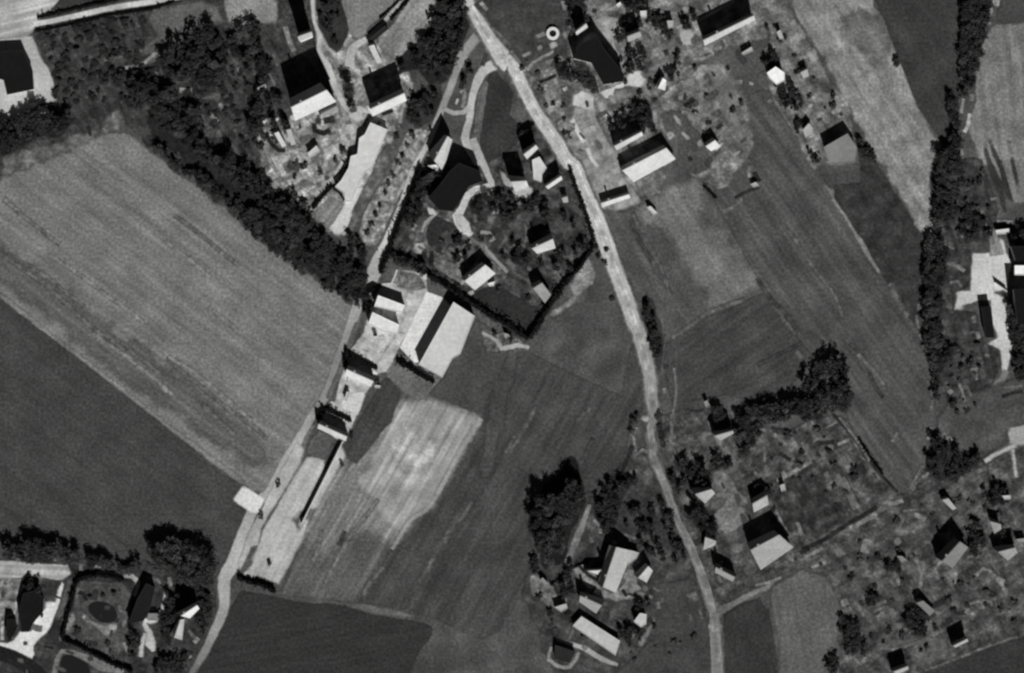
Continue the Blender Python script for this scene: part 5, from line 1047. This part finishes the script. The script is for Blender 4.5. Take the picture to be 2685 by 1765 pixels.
# --- right of the main road, top
wood('02 570,0 690,0 735,180 620,280 595,200', 9, 2.0, 6, 'dark tree in the block above the small bright gable at the top', 'trees above the small bright gable', seed=26)
wood('02 500,560 620,540 700,620 780,700 800,790 700,740 600,700 540,740 480,640', 12, 1.9, 4.5, 'dark tree in the bend below the long black roof', 'trees below the long black roof', seed=27)
wood('02 1080,200 1200,190 1180,280 1050,330 1000,370 1060,280', 8, 1.8, 4.5, 'dark tree right of the pale yard at the top', 'trees right of the top pale yard', seed=28)
wood('02 1060,20 1200,30 1280,80 1200,100 1100,60', 6, 1.8, 4.5, 'dark tree at the top edge among the gardens', 'trees at the top edge of the gardens', seed=29)
wood('02 1250,150 1400,160 1560,330 1500,360 1380,240', 9, 1.6, 4, 'dark tree left of the small bright courtyard', 'trees left of the courtyard', seed=30)
wood('02 1110,440 1250,470 1270,640 1190,620 1120,640', 9, 1.6, 4, 'dark tree in the garden below the soft pale front', 'trees below the soft pale front', seed=31)
wood('02 1100,950 1300,950 1350,1020 1340,1190 1260,1200 1180,1110 1000,1180 930,1150', 16, 1.8, 4.5, 'dark tree around the thin-eaved house above the barn', 'trees above the thin-eaved house', seed=32)
wood('02 160,1200 260,1160 290,1280 190,1330', 5, 1.9, 5, 'dark tree above the slanted ridge house', 'trees above the slanted ridge house', seed=33)
wood('02 1580,190 1650,210 1640,250 1600,240', 3, 1.5, 4, 'dark tree at the upper corner of the courtyard', 'trees at the courtyard corner', seed=34)
T('02 1700,160', 1.7, 4, 'dark tree between the courtyard and the long dark barn')
wood('02 1550,450 1590,460 1520,640 1480,720 1470,620', 6, 1.1, 2.8, 'small dark tree of the curved garden hedge', 'curved garden hedge trees', seed=35)
bushes('02 20,450 300,560 560,500 560,900 600,1300 400,1000 200,700', 11, 1.25, 'small dark bush on the right verge of the main road at the top', 'bushes on the top right verge', seed=36)
bushes('02 1130,380 1500,480 1560,800 1400,950 900,900 1000,560', 12, 1.25, 'small dark bush in the gardens right of the long black roof', 'bushes right of the long black roof', seed=37)
bushes('02 1500,520 2200,300 2360,600 2000,1200 1900,1500 1750,1250 1550,850', 15, 1.25, 'small dark bush in the garden rows at the upper right', 'bushes of the upper right garden rows', seed=38)
bushes('03 20,30 250,200 450,500 850,1080 600,1100 350,900 50,560 0,400', 15, 1.25, 'small dark bush in the gardens beside the pale strip field', 'bushes beside the pale strip field', seed=39)
wood('03 90,480 160,470 180,580 100,600', 4, 1.7, 5, 'dark tree above the white square building', 'trees above the white square building', seed=40)
wood('03 180,760 330,770 400,900 400,970 270,990 240,900 190,850', 11, 1.8, 4.5, 'dark tree below the white square building', 'trees below the white square building', seed=41)
wood('03 340,1050 390,1110 400,1230 350,1180', 3, 1.5, 4, 'dark tree left of the pale hut on the field edge', 'trees left of the hut on the field edge', seed=42)
wood('03 470,1300 540,1400 540,1480 460,1370', 3, 1.4, 3.5, 'dark tree left of the square grey-roofed building', 'trees left of the grey-roofed building', seed=43)
wood('03 900,1230 1000,1350 1100,1500 1000,1500 930,1400', 5, 1.6, 3.8, 'dark tree at the lower right of the square grey-roofed building', 'trees right of the grey-roofed building', seed=44)
T('03 1240,560', 1.9, 2.6, 'lone dark tree on the upper edge of the pale strip field')
# long belt
wood('03 1860,0 2050,0 2040,200 1990,380 1960,560 1900,760 1830,860 1830,560 1840,300', 52, 2.1, 6, 'dark tree in the top stretch of the right-hand belt', 'trees of the top of the right-hand belt', seed=45)
wood('03 1720,880 1790,1000 1800,1240 1790,1564 1620,1564 1610,1430 1690,1300 1740,1150', 24, 2.1, 5.5, 'dark tree in the stretch of the right-hand belt at the tip of the pale strip', 'trees of the belt beside the pale strip tip', seed=46)
wood('13 1620,-60 1800,0 1830,150 1760,350 1720,560 1600,600 1580,300', 34, 2.1, 5.5, 'dark tree in the belt directly below the tip of the pale strip', 'trees of the belt below the pale strip', seed=47)
wood('13 1500,660 1640,640 1680,800 1640,1000 1650,1100 1620,1300 1600,1564 1500,1564 1530,1250 1490,950', 34, 2.3, 6, 'dark tree in the belt between the long green field and the bright yard', 'trees of the belt by the bright yard', seed=48)
wood('23 1500,10 1680,10 1720,200 1640,330 1600,500 1620,600 1580,580 1570,350 1530,200', 26, 2.0, 5, 'dark tree in the lower stretch of the right-hand belt', 'trees of the lower right-hand belt', seed=49)
wood('13 1830,380 2080,500 2060,680 1900,700 1800,600', 12, 1.7, 4, 'dark tree above the bright yard at the right edge', 'trees above the bright yard', seed=50)
wood('13 2270,620 2400,620 2400,700 2270,700', 5, 2.0, 6, 'dark tree at the right edge above the white-roofed building', 'trees at the right edge above the white roof', seed=51)
wood('13 2240,1250 2400,1380 2400,1564 23 2400,400 2280,420 2280,40 13 2290,1400', 22, 2.0, 5, 'dark tree on the right edge beside the bright yard', 'trees right of the bright yard', seed=52)
bushes('13 1800,100 2000,0 2150,450 1900,500', 7, 1.50, 'dark bush between the belt and the mown field', 'bushes below the mown field', seed=53)
bushes('23 1700,100 1950,50 1980,400 1760,560 1650,500', 13, 1.50, 'dark bush below the bright yard at the right edge', 'bushes below the bright yard', seed=54)
bushes('23 1700,640 2000,560 2000,800 1750,880 1620,800', 5, 1.50, 'dark bush on the grey open grass at the right', 'bushes on the open grass', seed=55)
wood('23 1560,970 1650,960 1830,1110 1960,1040 1960,1150 1800,1300 1640,1320 1520,1200', 20, 2.1, 5, 'dark tree in the hollow at the foot of the long green field', 'trees of the wooded hollow', seed=56)
wood('23 2020,1370 2200,1400 2200,1500 2020,1530', 6, 2.0, 4.5, 'dark tree left of the small bright hut near the right edge', 'trees left of the bright hut', seed=57)
wood('12 1260,1260 1330,1330 1390,1560 1330,1560 1270,1400', 7, 2.2, 5, 'dark tree on the right verge of the main road opposite the long dark field', 'trees on the right verge of the main road', seed=58)
wood('22 1310,60 1400,60 1380,250 1340,200', 5, 1.7, 4, 'dark tree at the lower end of the right verge of the main road', 'trees at the end of the right verge', seed=59)
bushes('22 1380,720 1440,1030 1400,1030 1370,830', 3, 1.62, 'dark bush where the main road narrows', 'bushes at the narrowing of the main road', seed=60)
bushes('22 1200,700 1180,830 1110,940 1130,820', 3, 1.62, 'dark bush left of the lay-by on the main road', 'bushes left of the lay-by', seed=61)
# --- pointed groves at the bottom: tall trees with pointed shadows
PG = 'tall trees of the pointed grove left of the bottom road'
T('22 610,1360 570,1420 660,1420 480,1500 400,1560 32 330,30 430,20 540,0 640,-20 620,90 500,90 390,110 300,130 280,230 380,220 480,210 560,180 350,330 440,330 520,320 400,430 480,440 330,400 420,540', 2.7, 8.5, 'tall dark tree of the pointed grove left of the bottom road', group=PG)
wood('22 950,1330 1080,1380 1040,1500 32 1000,170 900,270 830,120 22 860,1500', 16, 2.1, 5.5, 'dark tree of the grove between the two bottom lanes', 'trees between the two bottom lanes', seed=62)
wood('22 1120,1300 1200,1290 1180,1340 1090,1360', 4, 1.5, 3.5, 'dark tree on the short hedge line left of the bottom road', 'trees on the short hedge line', seed=63)
wood('32 1050,150 1300,80 1420,60 1600,400 1640,560 1500,600 1300,520 1150,350', 26, 1.8, 4, 'dark tree between the white house and the bottom road', 'trees between the white house and the road', seed=64)
wood('32 270,560 330,640 260,670', 3, 1.7, 4, 'dark tree at the head of the patchy allotment', 'trees above the patchy allotment', seed=65)
wood('32 500,640 620,620 620,900 540,900', 7, 1.7, 4, 'dark tree between the allotment and the white house', 'trees left of the white house', seed=66)
wood('32 1000,1150 1180,1180 1250,1200 1150,1280 1080,1260', 6, 1.8, 4.2, 'dark tree right of the long pale-roofed building at the bottom', 'trees right of the long pale building', seed=67)
wood('32 1190,900 1330,960 1250,1000 1180,1010', 4, 1.6, 4, 'dark tree above the small round-cornered hut', 'trees above the round-cornered hut', seed=69)
bushes('32 150,780 600,1050 900,1200 700,1300 450,1200', 8, 1.38, 'small bush in the bottom centre gardens left of the long building', 'bushes left of the long pale building', seed=70)
bushes('32 900,1400 1400,1100 1600,900 1800,1300 1400,1500', 10, 1.25, 'small bush on the lawn beside the bottom road', 'bushes on the bottom lawn', seed=71)
# --- trees above the lower right gardens
wood('23 560,330 740,260 830,480 800,700 700,680 560,760 420,800 330,640 450,420', 34, 2.3, 7, 'tall dark tree in the right half of the grove above the lower right gardens', 'trees of the right half of the garden grove', seed=72)
wood('22 2080,760 2200,680 2350,700 23 50,680 250,620 330,560 340,760 250,800 50,790 22 2250,900 2150,1100 2100,1000', 26, 2.2, 6, 'tall dark tree in the left half of the grove above the lower right gardens', 'trees of the left half of the garden grove', seed=73)
wood('22 1860,680 1960,720 2000,800 1980,860 1900,780', 6, 1.9, 5, 'dark tree above the narrow pale roof by the climbing path', 'trees above the narrow pale roof', seed=74)
wood('22 1880,1130 1980,1130 2020,1190 1900,1220', 4, 1.9, 4.5, 'dark tree above the grey bare ground in the lower right', 'trees above the grey bare ground', seed=75)
wood('22 1660,1230 1740,1180 1820,1270 1850,1380 1730,1380', 7, 2.0, 6, 'dark tree above the house inside the round hedge', 'trees above the round-hedged house', seed=76)
wood('22 1480,1220 1620,1150 1640,1300 1560,1420 1500,1340', 8, 1.8, 4, 'dark tree between the bottom road and the round-hedged house', 'trees left of the round-hedged house', seed=77)
wood('32 1590,60 1780,60 1880,260 1900,340 1780,330 1650,150', 10, 1.9, 5, 'dark tree on the right side of the bottom road', 'trees right of the bottom road', seed=78)
wood('22 2200,1400 2380,1360 2400,1430 2250,1460', 5, 1.7, 4, 'dark tree above the small pale house in the lower right', 'trees above the small pale house', seed=79)
wood('33 760,1060 900,1100 960,1380 800,1400 740,1200', 16, 1.9, 4, 'dark tree in the block right of the bottom grey field', 'trees right of the bottom grey field', seed=80)
wood('33 1300,980 1480,1020 1530,1180 1450,1240 1320,1130', 12, 1.8, 4, 'dark tree below the bent pale roof', 'trees below the bent pale roof', seed=81)
wood('33 1150,560 1270,580 1260,700 1140,680', 5, 1.7, 3.6, 'dark tree left of the pale-eaved house in the lower right', 'trees left of the pale-eaved house', seed=82)
wood('33 1880,200 2060,250 2080,500 1900,560 1880,430', 9, 1.8, 4.5, 'dark tree right of the pale-eaved house in the lower right', 'trees right of the pale-eaved house', seed=83)
wood('33 2180,290 2290,340 2270,440 2180,400', 4, 1.7, 4, 'dark tree above the crescent-fronted house', 'trees above the crescent-fronted house', seed=84)
wood('33 600,1440 740,1440 720,1564 600,1564', 5, 1.9, 4, 'dark tree at the bottom edge of the grey field', 'trees at the bottom edge of the grey field', seed=85)
wood('33 980,900 1090,870 1080,930 1000,980', 3, 1.7, 3.6, 'dark tree of the hook-shaped clump in the lower right', 'trees of the hook-shaped clump', seed=86)
bushes('23 0,900 650,830 1150,1400 33 700,100 300,0 200,400 100,0', 26, 1.38, 'small bush in the garden rows above the lower right lane', 'bushes of the lower right garden rows', seed=87)
bushes('33 400,650 1200,150 1450,400 1300,800 1700,1100 1500,1400 1000,1300 900,800 700,700', 25, 1.38, 'small bush in the gardens at the lower right', 'bushes of the lower right gardens', seed=88)
bushes('33 1650,700 2250,650 2350,1150 1950,1300 1650,1100', 14, 1.25, 'small bush near the right edge of the lower right gardens', 'bushes near the right edge', seed=89)
bushes('33 1400,0 2200,0 2350,200 1950,180 1750,100 1450,250', 13, 1.25, 'small bush above the pale-eaved house', 'bushes above the pale-eaved house', seed=90)
# --- bottom left
wood('30 1360,430 1500,400 1650,420 1850,480 1890,620 1850,760 1650,740 1540,640 1400,600', 26, 2.9, 8, 'tall dark tree in the dense clump right of the rounded hedge', 'trees of the dense clump by the track', seed=91)
wood('30 240,400 420,440 600,450 700,520 640,560 450,500 250,540 60,520 60,430 200,470', 20, 2.4, 6.5, 'dark tree above the pale lane in the bottom left', 'trees above the bottom left lane', seed=92)
wood('30 780,560 900,540 1100,600 1280,590 1150,640 900,600', 10, 2.0, 5, 'dark tree above the rounded hedge in the bottom left', 'trees above the rounded hedge', seed=93)
wood('30 1520,880 1620,850 1700,880 1600,960 1560,1200 1500,1300 1430,1250 1440,1100', 15, 2.0, 5.5, 'dark tree beside the L-shaped white eave', 'trees beside the L-shaped white eave', seed=94)
wood('30 1750,830 1900,880 1880,1080 1800,1250 1740,1150 1820,1000', 9, 1.9, 4.5, 'dark tree between the L-shaped white eave and the track', 'trees between the white eave and the track', seed=95)
wood('30 1420,1420 1700,1400 1640,1564 1330,1564', 11, 1.8, 4.2, 'dark tree at the bottom edge beside the track', 'trees at the bottom edge by the track', seed=96)
wood('30 1160,1150 1240,1230 1220,1420 1160,1480', 5, 1.8, 4.5, 'dark tree left of the forked path', 'trees left of the forked path', seed=97)
wood('30 230,800 300,740 380,860 320,830', 3, 1.9, 5.5, 'dark tree above the black-roofed house in the bottom left', 'trees above the ringed black house', seed=98)
bushes('30 750,780 1100,800 1120,900 1060,940 900,900 780,920', 3, 1.25, 'small bush on the lawn above the pond', 'bushes above the pond', seed=99)
bushes('30 600,1150 900,1250 1100,1300 1100,1420 800,1330', 3, 1.25, 'small bush on the lawn below the pond', 'bushes below the pond', seed=100)
hedge('30 555,1250 610,1020 680,760 720,715 860,690 1000,705 1110,735', 2.2, 1.8, 'rounded black hedge around the pond garden')
hedge('30 555,1260 700,1320 860,1400 1000,1480 1180,1545', 2.2, 1.8, 'black hedge below the pond garden')
hedge('22 1640,1450 32 1800,130 1900,300', 1.8, 1.6, 'black hedge along the garden right of the bottom road')
hedge('23 900,950 1010,1120 1120,1270', 1.4, 1.2, 'thin dark hedge on the lower edge of the long green field')
hedge('12 1790,190 1900,290', 1.4, 1.0, 'thin dark hedge at the corner of the paler pasture band')

scrub('00 1000,640 1350,640 1750,980 1880,1330 2150,1430 2380,1600 2300,1790 2050,1580 1750,1400 1500,1200 1300,1000 1100,900', 90, 1.7, 2.2, 201)
scrub('11 100,150 400,360 620,600 800,780 960,860 1010,1000 920,1150 700,1010 480,830 250,670 40,440', 90, 1.7, 2.2, 202)
scrub('00 400,300 1300,120 1300,560 1900,350 2300,250 2360,1300 2200,1400 1700,900 1100,650 700,1000 500,900', 150, 1.5, 1.1, 203)
scrub('00 0,1080 350,980 620,1000 650,1100 300,1250 0,1350', 40, 1.6, 3, 204)
hedge('32 420,780 600,640 760,560', 1.2, 0.8, 'thin dark hedge above the patchy allotment')

hedge('R 172,568 225,500 272,452', 1.8, 1.2, 'short black hedge at the upper left of the striped bed beside the long pale shed')
hedge('R 282,462 310,485 338,525', 1.5, 1.2, 'short black hedge at the corner of the long pale shed')

for s_, h_ in (('22 640,1400', 9), ('22 560,1450', 8), ('22 480,1540', 9), ('22 690,1450', 7.5), ('32 340,70', 9), ('22 590,1500', 9), ('32 420,20', 8)):
    tree(L(s_)[0], 2.4, h_, 'tall narrow pointed tree at the upper tip of the pointed grove left of the bottom road', 'pointed trees of the pointed grove')
for s_, h_ in (('23 760,470', 9), ('23 700,520', 8), ('23 590,560', 8.5), ('23 820,560', 7.5), ('23 500,640', 7), ('23 350,700', 6.5), ('23 200,760', 6.5)):
    tree(L(s_)[0], 2.3, h_, 'tall narrow pointed tree in the grove above the lower right gardens', 'pointed trees of the garden grove')

build_plants()
